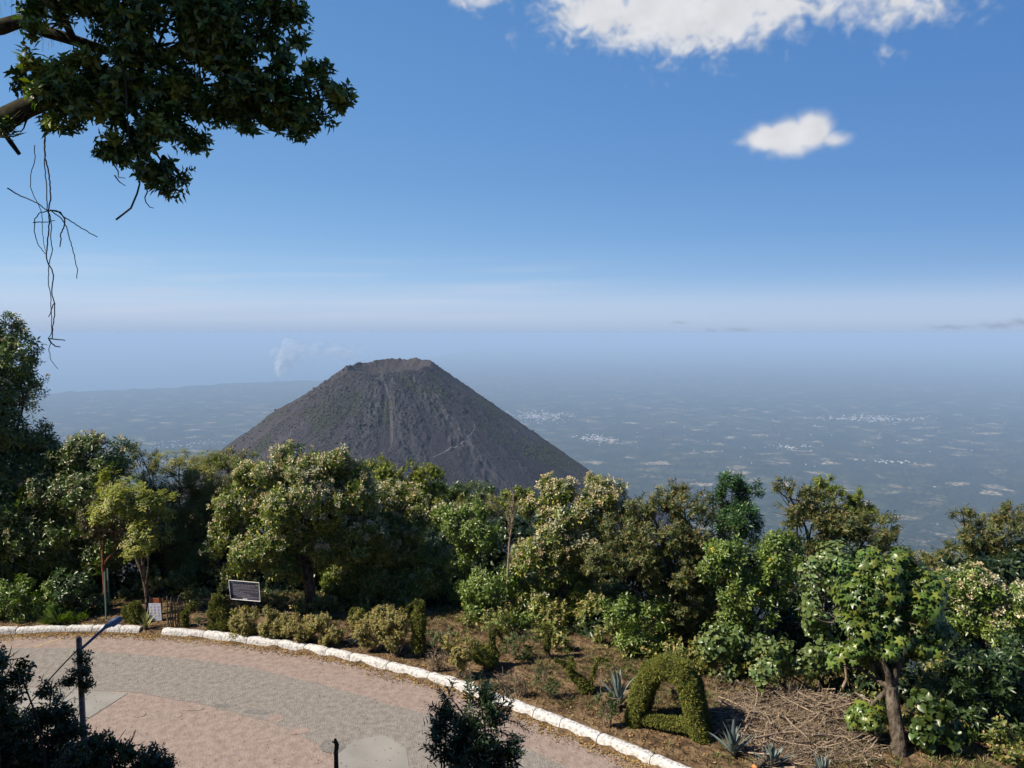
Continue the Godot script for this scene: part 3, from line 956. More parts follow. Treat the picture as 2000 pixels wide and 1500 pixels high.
func volcano() -> void:
	var s := Shape.new()
	var radii := PackedFloat32Array()
	for k in 16:
		radii.append(4.0 + 88.0 * k / 15.0)
	for k in 130:
		radii.append(94.0 + 3.2 * k + 0.012 * k * k)
	for k in 26:
		radii.append(720.0 + 66.0 * k)
	var na := 560
	for r in radii:
		for a in na + 1:
			# finer on the side towards the viewer
			var f := float(a) / na * 2.0 - 1.0
			var th := PI * (0.55 * f + 0.45 * f * f * f)
			var y := cone_y(th, r)
			s.v.append(Vector3(r * sin(th), y, r * cos(th)))
			var e := r - 96.0
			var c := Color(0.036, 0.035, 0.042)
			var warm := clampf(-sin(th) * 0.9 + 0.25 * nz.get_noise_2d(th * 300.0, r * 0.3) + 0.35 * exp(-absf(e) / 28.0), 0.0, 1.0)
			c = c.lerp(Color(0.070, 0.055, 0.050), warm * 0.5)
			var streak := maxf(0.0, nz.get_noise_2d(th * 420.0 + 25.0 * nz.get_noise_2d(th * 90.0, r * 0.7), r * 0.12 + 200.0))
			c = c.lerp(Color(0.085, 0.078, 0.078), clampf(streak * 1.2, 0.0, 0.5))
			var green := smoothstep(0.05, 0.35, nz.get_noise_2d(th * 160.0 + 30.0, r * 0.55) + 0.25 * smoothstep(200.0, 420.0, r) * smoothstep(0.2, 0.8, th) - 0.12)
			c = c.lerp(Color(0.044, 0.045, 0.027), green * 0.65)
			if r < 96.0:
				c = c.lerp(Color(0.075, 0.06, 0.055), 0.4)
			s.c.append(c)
	finish_grid(s, na + 1, radii.size())
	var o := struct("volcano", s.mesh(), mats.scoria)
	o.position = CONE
	# boulders, scrub, trail and pale scree on its flank
	rng.seed = 301
	var rock := rock_mesh()
	var rx := []
	for k in 9000:
		var th := rng.randfn(0.1, 0.75)
		var r := 99.0 + absf(rng.randfn(0.0, 150.0))
		if nz.get_noise_2d(th * 220.0, r * 0.5 + 90.0) < rng.randf_range(-0.15, 0.25) and rng.randf() < 0.85:
			continue
		var sz := rng.randf_range(1.0, 2.6) if rng.randf() < 0.85 else rng.randf_range(2.6, 5.0)
		rx.append(Transform3D(Basis.from_euler(rand_dir() * 3.0).scaled(Vector3(sz * 1.3, sz, sz)), Vector3(r * sin(th), cone_y(th, r) + sz * 0.2, r * cos(th))))
	many(o, "boulders", rock, mats.lava_rock, rx)
	var bx := []
	var bc := []
	for k in 16000:
		var th := rng.randf_range(-0.9, 1.5)
		var r := rng.randf_range(120.0, 520.0)
		var want := nz.get_noise_2d(th * 160.0 + 30.0, r * 0.55) + 0.30 * smoothstep(180.0, 400.0, r) * smoothstep(0.1, 0.8, th)
		if want < rng.randf_range(0.05, 0.45):
			continue
		var sz := rng.randf_range(1.0, 2.6)
		bx.append(Transform3D(Basis(Vector3.UP, rng.randf() * TAU).scaled(Vector3(sz * 1.3, sz, sz * 1.3)), Vector3(r * sin(th), cone_y(th, r) + sz * 0.3, r * cos(th))))
		bc.append(Color(0.04, 0.05, 0.02) * rng.randf_range(0.7, 1.5))
	many(o, "scrub", rock, mats.scrub, bx, bc)
	for path in TRAILS:
		var pts := []
		for k in path.pts.size() - 1:
			for q in 7:
				pts.append(path.pts[k].lerp(path.pts[k + 1], q / 7.0))
		pts.append(path.pts[-1])
		var rib := Shape.new()
		for k in pts.size():
			var w: float = path.wide * (0.7 + 0.6 * absf(nz.get_noise_2d(k * 30.0, path.wide * 10.0))) * sin(clampf((k + 0.6) / pts.size(), 0.05, 0.95) * PI)
			for e in [-1.0, 0.0, 1.0]:
				var th: float = pts[k].x + (e * w / pts[k].y if path.down else 0.0)
				var r: float = pts[k].y + (0.0 if path.down else e * w)
				th += 0.006 * nz.get_noise_2d(k * 25.0, 4.0)
				rib.v.append(Vector3(r * sin(th), cone_y(th, r) + 0.55, r * cos(th)))
		finish_grid(rib, 3, pts.size())
		part(o, path.name, rib.mesh(), mats[path.mat])
	# smoke of a field fire far behind
	var fire := Node3D.new()
	fire.name = "smoke_column"
	add_child(fire)
	fire.position = SMOKE
	tag(fire, "pale smoke column rising from the plain behind the volcano left slope", "smoke")
	var sm := mat("smoke_white", 1.0, 0.0)
	sm.albedo_color = Color(0.95, 0.95, 0.94, 0.13)
	sm.transparency = BaseMaterial3D.TRANSPARENCY_ALPHA
	var sm2 := mat("smoke_thin", 1.0, 0.0)
	sm2.albedo_color = Color(0.93, 0.92, 0.88, 0.05)
	sm2.transparency = BaseMaterial3D.TRANSPARENCY_ALPHA
	rng.seed = 77
	for k in 46:
		var f := k / 45.0
		var thin := f > 0.62
		var rise := minf(f / 0.62, 1.0)
		var at := Vector3(60.0 * rise + 420.0 * rise * rise * rise, 60.0 + 820.0 * rise, 0.0)
		if thin:
			at = Vector3(480.0 + 1900.0 * (f - 0.62) / 0.38, 840.0 - 60.0 * (f - 0.62), 0.0)
		var size := (90.0 + 170.0 * rise) * (1.0 if not thin else 1.25)
		at += Vector3(rng.randfn(0.0, size * 0.5), rng.randfn(0.0, size * 0.35), rng.randfn(0.0, size * 0.5))
		var puff := Shape.new()
		for b in 11:
			for a in 17:
				var d := Vector3(sin(PI * b / 10.0) * cos(TAU * a / 16.0), cos(PI * b / 10.0), sin(PI * b / 10.0) * sin(TAU * a / 16.0))
				var r := size * (1.0 + 0.55 * nz.get_noise_3d(d.x * 90.0 + k * 31.0, d.y * 90.0, d.z * 90.0))
				puff.v.append(Vector3(d.x * r, d.y * r * (0.8 if not thin else 0.5), d.z * r))
		finish_grid(puff, 17, 11)
		for q in puff.v.size():
			puff.n[q] = puff.v[q].normalized()
		wind_grid(puff, 17, 11)
		part(fire, "smoke_puff", puff.mesh(), sm2 if thin else sm, at)

func rock_mesh() -> ArrayMesh:
	var s := Shape.new()
	var m := SphereMesh.new()
	m.radial_segments = 7
	m.rings = 4
	var a := m.get_mesh_arrays()
	var v: PackedVector3Array = a[Mesh.ARRAY_VERTEX]
	var ix: PackedInt32Array = a[Mesh.ARRAY_INDEX]
	for k in v.size():
		v[k] *= 2.0 * (1.0 + 0.5 * nz.get_noise_3d(v[k].x * 160.0, v[k].y * 160.0, v[k].z * 160.0))
	for k in range(0, ix.size(), 3):
		if v[ix[k]] != v[ix[k + 1]] and v[ix[k + 1]] != v[ix[k + 2]] and v[ix[k]] != v[ix[k + 2]]:
			s.tri(v[ix[k]] * 0.5, v[ix[k + 1]] * 0.5, v[ix[k + 2]] * 0.5)
	return s.mesh()

# ---------------------------------------------------------------- woods
func forest() -> void:
	var k := 100
	for d in TREES:
		k += 17
		plant(d, k, "tree")
	for d in BUSHES:
		k += 17
		plant(d, k, "bush")
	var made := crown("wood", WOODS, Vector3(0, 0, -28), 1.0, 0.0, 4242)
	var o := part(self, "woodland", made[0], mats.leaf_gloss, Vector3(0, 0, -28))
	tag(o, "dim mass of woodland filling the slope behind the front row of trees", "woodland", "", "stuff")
	# low growth along the back of the bed
	rng.seed = 616
	var low := []
	for q in 260:
		var x := rng.randf_range(-19.0, 12.0)
		var z := rng.randf_range(-31.0, -17.0)
		var sd := kerb_s(x, z)
		var edge := clampf(remap(x, -10.0, 4.0, 2.0, 4.0), 2.0, 4.0)
		if x > 4.6 and x < 9.4 and z > -20.6:
			continue
		if sd < edge or sd > edge + 4.5:
			continue
		var h := rng.randf_range(0.3, 0.62) + 0.1 * (sd - edge)
		low.append([x, ground_y(x, z) + h * 0.55, z, rng.randf_range(0.4, 0.8), h])
	made = crown("undergrowth", low, Vector3(0, 0, -24), 1.0, 0.0, 4343)
	o = part(self, "undergrowth", made[0], mats.leaf_soft, Vector3(0, 0, -24))
	tag(o, "low green undergrowth between the garden bed and the trees", "undergrowth", "", "stuff")
	# dead sapling
	rng.seed = 909
	var b := Vector3(SAPLING.base[0], ground_y(SAPLING.base[0], SAPLING.base[2]), SAPLING.base[2])
	var t := thing("dead_sapling", "thin bare dead sapling left of the cream flowering tree", "tree", b, "trees along the edge of the slope")
	var pts := [Vector3(0, -0.2, 0)]
	for p in SAPLING.pts:
		pts.append(Vector3(p[0], p[1], p[2]) - b)
	var s := Shape.new()
	s.tube(pts, taper(0.045, 0.015, pts.size()), 6)
	part(t, "trunk", s.mesh(), mats.pale_twig)
	s = Shape.new()
	for q in 34:
		var f := rng.randf_range(0.45, 1.0)
		var a: Vector3 = pts[2].lerp(pts[pts.size() - 1], f)
		var dir := Vector3(rng.randf_range(-0.45, 0.45), 1.0, rng.randf_range(-0.35, 0.35)).normalized()
		s.tube(limb_path(a, a + dir * rng.randf_range(0.3, 0.85), 0.08, 5), taper(0.013, 0.004, 5), 4)
	part(t, "twigs", s.mesh(), mats.pale_twig)
	# bare tangled branches over the vine draped tree
	b = Vector3(8.75, ground_y(8.75, -20.0), -20.0)
	t = thing("bare_branches", "pale bare tangled branches beside the large leaved tree", "branches", b)
	s = Shape.new()
	for q in 16:
		var a := Vector3(rng.randf_range(-0.3, 0.3), rng.randf_range(2.1, 2.9), rng.randf_range(0.2, 0.8))
		var e := a + Vector3(rng.randf_range(-0.9, 0.5), rng.randf_range(-0.1, 0.9), rng.randf_range(-0.1, 0.5))
		s.tube(limb_path(a, e, 0.2, 7), taper(0.018, 0.006, 7), 5)
	s.tube(limb_path(Vector3(0, -0.2, 0), Vector3(0, 2.6, 0.5), 0.05, 7), taper(0.05, 0.025, 7), 6)
	part(t, "branch", s.mesh(), mats.pale_twig)

# ---------------------------------------------------------------- garden bed
func garden() -> void:
	rng.seed = 71
	for d in TOPIARY:
		topiary(d)
	var k := 0
	for d in SHRUBS:
		k += 1
		shrub(d, 7000 + k * 13)
	for a in AGAVES:
		agave(a)
	grass_clump()
	brush_pile()
	ground_cover()

func topiary(d: Dictionary) -> void:
	var c0: Array = d.caps[0]
	var base := Vector3(c0[0], 0, c0[2])
	base.y = ground_y(base.x, base.z)
	var t := thing(d.name, d.label, "topiary", base, "topiary figures in the garden bed")
	var core := Shape.new()
	var into := leaves_begin()
	var temp := template("cypress")
	rng.seed = hash(d.label)
	for c in d.caps:
		var a := Vector3(c[0], c[1], c[2])
		var b := Vector3(c[3], c[4], c[5])
		var ra: float = c[6]
		var rb: float = c[7]
		var ax := (b - a)
		var l := ax.length()
		ax = ax.normalized() if l > 0.001 else Vector3.UP
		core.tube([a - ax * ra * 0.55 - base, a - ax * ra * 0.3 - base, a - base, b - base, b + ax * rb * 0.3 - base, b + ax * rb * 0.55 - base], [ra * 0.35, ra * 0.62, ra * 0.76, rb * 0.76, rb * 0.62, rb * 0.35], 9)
		var area := TAU * (ra + rb) * 0.5 * l + TAU * (ra * ra + rb * rb)
		var m := int(area * 350.0) + 12
		var e1 := ax.cross(Vector3(0.2, 0.4, 0.89)).normalized()
		var e2 := ax.cross(e1)
		for q in m:
			var f := rng.randf_range(-ra * 0.9, l + rb * 0.9)
			var an := rng.randf() * TAU
			var o := e1 * cos(an) + e2 * sin(an)
			var r := lerpf(ra, rb, clampf(f / maxf(l, 0.001), 0.0, 1.0))
			var over := maxf(0.0, maxf(-f, f - l))
			var rr := sqrt(maxf(0.0, r * r - over * over))
			var p := a + ax * f + o * rr
			var nn := (p - (a + ax * clampf(f, 0.0, l))).normalized()
			var inside := false
			for w in d.caps:
				if w != c:
					var wa := Vector3(w[0], w[1], w[2])
					var wb := Vector3(w[3], w[4], w[5])
					var g := Geometry3D.get_closest_point_to_segment(p, wa, wb)
					if (p - g).length() < minf(w[6], w[7]) * 0.78:
						inside = true
						break
			if inside:
				continue
			p -= nn * (0.05 + 0.02 * rng.randf() - 0.05 * nz.get_noise_3d(p.x * 170.0, p.y * 170.0, p.z * 170.0))
			var turn := aim((nn + Vector3.UP * 0.35 + rand_dir() * 0.35).normalized(), rng.randf() * TAU)
			put(into, temp[rng.randi() % temp.size()], Transform3D(turn.scaled(Vector3.ONE * rng.randf_range(0.75, 1.2)), p - base), turn)
	part(t, "foliage", leaves_mesh(into, "cypress"), mats.leaf_matte)
	part(t, "added_core", core.mesh(), mats.topiary_core)  # solid dark core added to stop light passing through the foliage
	var stems: Array = d.stems
	if stems.is_empty():
		for q in [0.1, 0.35, 0.6, 0.85]:
			var a := Vector3(d.caps[9][0], d.caps[9][1], d.caps[9][2]).lerp(Vector3(d.caps[10][3], d.caps[10][4], d.caps[10][5]), q)
			var g := ground_y(a.x, a.z)
			var st := Shape.new()
			st.tube(limb_path(Vector3(a.x, g - 0.1, a.z) - base, a - base, 0.06, 5), taper(0.03, 0.022, 5), 6)
			part(t, "stem", st.mesh(), mats.bark)
		for e in [[0, 0], [8, 3]]:
			var cc: Array = d.caps[e[0]]
			var a := Vector3(cc[e[1]], cc[e[1] + 1], cc[e[1] + 2])
			var st := Shape.new()
			st.tube(limb_path(Vector3(a.x + 0.02, ground_y(a.x, a.z) - 0.1, a.z) - base, a - base, 0.03, 5), taper(0.05, 0.04, 5), 6)
			part(t, "stem", st.mesh(), mats.bark)
	for q in stems:
		var lo := Vector3(q[0], q[1], q[2])
		var hi := Vector3(q[3], q[4], q[5])
		lo.y = ground_y(lo.x, lo.z) - 0.1
		var st := Shape.new()
		st.tube(limb_path(lo - base, hi - base, 0.05, 5), taper(q[6], q[6] * 0.8, 5), 6)
		part(t, "stem", st.mesh(), mats.bark)

func shrub(d: Dictionary, seed_at: int) -> void:
	var base := Vector3(d.base[0], ground_y(d.base[0], d.base[1]), d.base[1])
	var t := thing(d.name, d.label, "shrub", base, d.group)
	rng.seed = seed_at
	var s := Shape.new()
	for k in d.stems:
		var L: Array = d.lobes[rng.randi() % d.lobes.size()]
		var e := rand_dir() * Vector3(L[3], L[4], L[3]) * 0.85 + Vector3(L[0], L[1], L[2]) - base
		var a := Vector3(rng.randf_range(-0.08, 0.08), -0.08, rng.randf_range(-0.08, 0.08))
		var path := limb_path(a, e, 0.08, 6)
		s.tube(path, taper(rng.randf_range(0.010, 0.018), 0.005, 6), 5)
		for q in 4:
			var f: Vector3 = path[2 + rng.randi() % 4]
			s.tube(limb_path(f, f + (rand_dir() + Vector3.UP * 0.8).normalized() * rng.randf_range(0.12, 0.4), 0.1, 4), taper(0.006, 0.003, 4), 4)
	part(t, "stems", s.mesh(), mats[d.stem])
	var made := crown(d.sp, d.lobes, base, d.dens, 0.0, seed_at + 3)
	part(t, "foliage", made[0], mats[SPECIES[d.sp].mat])

func agave(a: Array) -> void:
	var yucca: bool = "yucca" in a[3]
	var base := Vector3(a[0], ground_y(a[0], a[1]), a[1])
	var t := thing("yucca" if yucca else "agave", a[3], "agave" if not yucca else "yucca", base, "agaves in the garden bed")
	rng.seed = hash(a[3])
	var kinds := []
	for k in 4:
		var s := Shape.new()
		var w := rng.randf_range(0.05, 0.07) * (0.5 if yucca else 1.0)
		var col := Color(0.115, 0.15, 0.14) if not yucca else Color(0.20, 0.22, 0.07)
		col = col * rng.randf_range(0.85, 1.15)
		var bend := rng.randf_range(-0.05, 0.22)
		var prof := [[0.0, 0.75], [0.2, 0.85], [0.45, 1.0], [0.7, 0.72], [0.88, 0.36], [1.0, 0.02]]
		for f in prof:
			var y: float = f[0]
			for e in [-1.0, -0.5, 0.0, 0.5, 1.0]:
				s.v.append(Vector3(e * w * f[1], y, absf(e) * 0.35 * w * f[1] - bend * y * y))
				s.c.append(col * (1.0 if absf(e) < 0.9 else 1.25))
		finish_grid(s, 5, prof.size())
		for q in s.n.size():
			pass
		kinds.append(s.mesh())
	var size: float = a[2]
	var m := 20 if not yucca else 30
	for k in m:
		var f := float(k) / (m - 1)
		var an := k * 2.399
		var tilt := lerpf(1.1, 0.1, pow(f, 0.6)) + rng.randf_range(-0.2, 0.2)
		var b := Basis(Vector3.UP, an) * Basis(Vector3.RIGHT, -tilt)
		var l := size * lerpf(0.72, 1.0, f) * rng.randf_range(0.7, 1.12)
		var o := part(t, "leaf", kinds[k % 4], mats.agave_leaf, Vector3(0, 0.03 + 0.12 * f * size, 0) + Vector3(-sin(an), 0, -cos(an)) * 0.05 * (1.0 - f))
		o.basis = b.scaled_local(Vector3(size * 0.95, l, size * 0.95))
	var st := Shape.new()
	st.tube([Vector3(0, -0.15, 0), Vector3(0, 0.05, 0), Vector3(0, 0.12 * size + 0.08, 0)], [0.09 * size, 0.11 * size, 0.05 * size], 8)
	part(t, "stem", st.mesh(), mats.bark)

func grass_clump() -> void:
	var base := Vector3(-14.9, ground_y(-14.9, -25.6), -25.6)
	for c in [[-15.55, -25.75, 0.55, "tuft of long green grass behind the kerb at the far left"], [-15.0, -25.9, 0.42, "smaller tuft of grass next to the long green tuft at the far left"]]:
		base = Vector3(c[0], ground_y(c[0], c[1]), c[1])
		var t := thing("grass_tuft", c[3], "grass", base, "grass tufts behind the kerb")
		var s := Shape.new()
		rng.seed = int(c[0] * -100.0)
		for k in 240:
			var an := rng.randf() * TAU
			var o := Vector3(cos(an), 0, sin(an))
			var l: float = c[2] * rng.randf_range(0.6, 1.25)
			var lean := rng.randf_range(0.2, 1.0)
			var a := o * rng.randf_range(0.0, 0.22)
			var col := Color(0.12, 0.17, 0.045) * rng.randf_range(0.7, 1.5)
			add_leaf(s, a, (o * lean + Vector3.UP * (1.1 - 0.4 * lean)), Vector3.UP, l, 0.022, rng.randf_range(0.4, 1.0), col)
		part(t, "blades", s.mesh(), mats.leaf_soft)

func brush_pile() -> void:
	var mid := Vector3(7.3, 0.0, -18.7)
	mid.y = ground_y(mid.x, mid.z)
	var t := thing("brush_pile", "heap of cut dry branches and twigs on the bed right of the arch topiary", "brush pile", mid)
	rng.seed = 555
	var poly := PackedVector2Array(BRUSH)
	var kinds := []
	for k in 7:
		var s := Shape.new()
		var bow := rng.randf_range(0.02, 0.12)
		s.tube(limb_path(Vector3(-0.5, 0, 0), Vector3(0.5, 0, 0), bow, 7), taper(0.5, 0.26, 7), 5, Color.WHITE, 0.1, k)
		for v in s.v.size():
			pass
		kinds.append(s)
	var placed := 0
	var tries := 0
	while placed < 210 and tries < 3000:
		tries += 1
		var p := Vector2(rng.randf_range(4.8, 9.6), rng.randf_range(-20.7, -16.4))
		if not Geometry2D.is_point_in_polygon(p, poly):
			continue
		var l := rng.randf_range(0.5, 1.7)
		var r := rng.randf_range(0.012, 0.034)
		var h := ground_y(p.x, p.y) + 0.05 + pow(rng.randf(), 1.6) * heap(p)
		var b := Basis(Vector3.UP, rng.randf_range(-1.2, 1.2) + (0.0 if rng.randf() < 0.7 else 1.4)) * Basis(Vector3.BACK, rng.randf_range(-0.35, 0.35))
		var s := Shape.new()
		var bow := rng.randf_range(0.02, 0.1)
		s.tube(limb_path(Vector3(-l * 0.5, 0, 0), Vector3(l * 0.5, 0, 0), bow, 6), taper(r, r * 0.5, 6), 5)
		var o := part(t, "stick", s.mesh(), mats.pale_twig if rng.randf() < 0.8 else mats.bark, Vector3(p.x, h, p.y) - mid)
		o.basis = b
		placed += 1
	var tw := Shape.new()
	for k in 5200:
		var p := Vector2(rng.randf_range(4.8, 9.6), rng.randf_range(-20.9, -16.4))
		if not Geometry2D.is_point_in_polygon(p, poly):
			continue
		var h := ground_y(p.x, p.y) + 0.02 + pow(rng.randf(), 1.3) * heap(p)
		var a := Vector3(p.x, h, p.y) - mid
		var dir := Vector3(rng.randfn(0, 1.0), rng.randfn(0.05, 0.4), rng.randfn(0, 0.7)).normalized()
		var l := rng.randf_range(0.12, 0.5)
		tw.tube([a, a + dir * l * 0.5 + rand_dir() * l * 0.05, a + dir * l], [0.006, 0.005, 0.003], 3)
	var o2 := part(t, "twigs", tw.mesh(), mats.pale_twig)
	o2.set_meta("kind", "stuff")
	# a cut branch with its orange end towards the road
	var b := Vector3(STUMP[0], ground_y(STUMP[0], STUMP[1]), STUMP[1])
	var lg := thing("cut_branch", "short cut branch with an orange sawn end at the near edge of the brush pile", "branch", b)
	var s := Shape.new()
	s.tube([Vector3(0.35, 0.22, -0.25), Vector3(0.15, 0.14, -0.1), Vector3(-0.05, 0.1, 0.05)], [0.05, 0.07, 0.085], 9)
	part(lg, "wood", s.mesh(), mats.bark)
	s = Shape.new()
	s.tube([Vector3(-0.05, 0.1, 0.05), Vector3(-0.062, 0.097, 0.06)], [0.088, 0.082], 9)
	part(lg, "sawn_end", s.mesh(), mats.cut_wood)

func heap(p: Vector2) -> float:
	var d := (p - Vector2(7.6, -18.6)) / Vector2(2.2, 1.9)
	return 0.08 + 0.5 * maxf(0.0, 1.0 - d.length_squared() * 0.8) * (0.7 + 0.6 * nz.get_noise_2d(p.x * 60.0, p.y * 60.0))

func ground_cover() -> void:
	# dry weeds and leaf litter on the bed
	rng.seed = 808
	var tuft := Shape.new()
	for k in 9:
		var an := k * 2.4
		var o := Vector3(cos(an), 0, sin(an))
		add_leaf(tuft, o * 0.02, o * rng.randf_range(0.3, 1.0) + Vector3.UP, Vector3.UP, rng.randf_range(0.1, 0.22), 0.014, 0.6, Color.WHITE)
	var xf := []
	var col := []
	for k in 42000:
		var p := Vector2(rng.randf_range(-20.0, 11.0), rng.randf_range(-29.0, -15.0))
		var s := kerb_s(p.x, p.y)
		if s < 0.5 or s > 8.0:
			continue
		var patch := nz.get_noise_2d(p.x * 40.0, p.y * 40.0)
		if patch + 0.16 * (s - 1.6) < rng.randf_range(-0.15, 0.6):
			continue
		var sc := rng.randf_range(0.5, 1.3)
		xf.append(Transform3D(Basis(Vector3.UP, rng.randf() * TAU).scaled(Vector3.ONE * sc), Vector3(p.x, ground_y(p.x, p.y) - 0.01, p.y)))
		var c := Color(0.20, 0.15, 0.075) if rng.randf() < 0.62 else Color(0.10, 0.13, 0.04)
		col.append(c * rng.randf_range(0.6, 1.3))
	var w := many(self, "weeds", tuft.mesh(), mats.litter_leaf, xf, col)
	tag(w, "dry weeds and sprouts over the soil of the garden bed", "weeds")
	# fallen leaves along the kerb and over the road
	var leaf := Shape.new()
	add_leaf(leaf, Vector3(-0.5, 0, 0), Vector3.RIGHT, Vector3.UP, 1.0, 0.5, -0.25, Color.WHITE)
	xf = []
	col = []
	for k in 15000:
		var seg: int = 2 + rng.randi() % (KERB.size() - 5)
		var a: Vector2 = KERB[seg]
		var b: Vector2 = KERB[seg + 1]
		var d := (b - a).normalized()
		var nn := Vector2(d.y, -d.x)
		var q := a.lerp(b, rng.randf())
		var off := 0.0
		var kind := rng.randf()
		if kind < 0.62:
			off = -0.03 - absf(rng.randfn(0.0, 0.30)) * (0.6 + 0.8 * absf(nz.get_noise_2d(q.x * 50.0, q.y * 50.0)))
		elif kind < 0.76:
			off = -rng.randf_range(0.3, 6.5)
		else:
			off = 0.40 + absf(rng.randfn(0.0, 1.1))
		q += nn * off
		if q.y > -15.5:
			continue
		var y := 0.022 if off < 0.0 else ground_y(q.x, q.y) + 0.02
		var sc := rng.randf_range(0.03, 0.085) * (0.7 if off < -0.6 else 1.0)
		xf.append(Transform3D((Basis(Vector3.UP, rng.randf() * TAU) * Basis.from_euler(rand_dir() * 0.35)).scaled(Vector3.ONE * sc), Vector3(q.x, y, q.y)))
		var c: Color = [Color(0.26, 0.16, 0.055), Color(0.20, 0.12, 0.05), Color(0.34, 0.24, 0.10), Color(0.13, 0.085, 0.045)][rng.randi() % 4]
		col.append(c * rng.randf_range(0.7, 1.2))
	var l := many(self, "fallen_leaves", leaf.mesh(), mats.litter_leaf, xf, col)
	tag(l, "brown fallen leaves gathered along the white kerb and over the road", "leaves")

# ---------------------------------------------------------------- signs, posts, lamp
func vec(a: Array) -> Vector3:
	return Vector3(a[0], a[1], a[2])

func board(t: Node3D, called: String, quad: Array, thick: float, m: Material, base: Vector3) -> MeshInstance3D:
	# a thin board with the print on its front face
	var p := []
	for q in quad:
		p.append(vec(q) - base)
	var nn: Vector3 = (p[1] - p[0]).cross(p[0] - p[3]).normalized()
	var s := Shape.new()
	var fr := [p[0], p[1], p[2], p[3]]
	var uv := [Vector2(0, 0), Vector2(1, 0), Vector2(1, 1), Vector2(0, 1)]
	var div := 4
	for b in div + 1:
		for a in div + 1:
			var u := Vector2(a, b) / div
			s.v.append(fr[0].lerp(fr[1], u.x).lerp(fr[3].lerp(fr[2], u.x), u.y))
			s.n.append(nn)
			s.t.append(u)
	for b in div:
		for a in div:
			var k := b * (div + 1) + a
			s.i.append_array(PackedInt32Array([k, k + 1, k + div + 1, k + 1, k + div + 2, k + div + 1]))
	var o := part(t, called, s.mesh(), m)
	var back := Shape.new()
	var bk := []
	for q in fr:
		bk.append(q - nn * thick)
	back.quad(bk[1], bk[0], bk[3], bk[2])
	for k in 4:
		back.quad(fr[k], bk[k], bk[(k + 1) % 4], fr[(k + 1) % 4])
	part(t, called + "_back", back.mesh(), mats.grey_metal)
	return o

func print_mat(called: String, im: Image, rough := 0.6) -> StandardMaterial3D:
	var m := mat(called, rough, 0.4)
	m.albedo_texture = ImageTexture.create_from_image(im)
	return m

func row_of_marks(im: Image, x: int, y: int, w: int, h: int, c: Color) -> void:
	# illegible line of small print: words of narrow strokes
	var at := x
	while at < x + w:
		var word := mini(rng.randi_range(h * 2, h * 6), x + w - at)
		var q := at
		while q < at + word:
			var tall := h if rng.randf() < 0.3 else int(h * 0.7)
			im.fill_rect(Rect2i(q, y + h - tall, maxi(1, h / 4), tall), c)
			if rng.randf() < 0.7:
				im.fill_rect(Rect2i(q, y + h - (tall if rng.randf() < 0.5 else h / 5), maxi(1, h / 2), maxi(1, h / 5)), c)
			q += maxi(2, int(h * 0.62))
		at += word + int(h * 0.9)

func disc(im: Image, x: int, y: int, rx: int, ry: int, c: Color) -> void:
	for b in range(-ry, ry + 1):
		var w := int(rx * sqrt(maxf(0.0, 1.0 - float(b * b) / (ry * ry))))
		im.fill_rect(Rect2i(x - w, y + b, 2 * w + 1, 1), c)

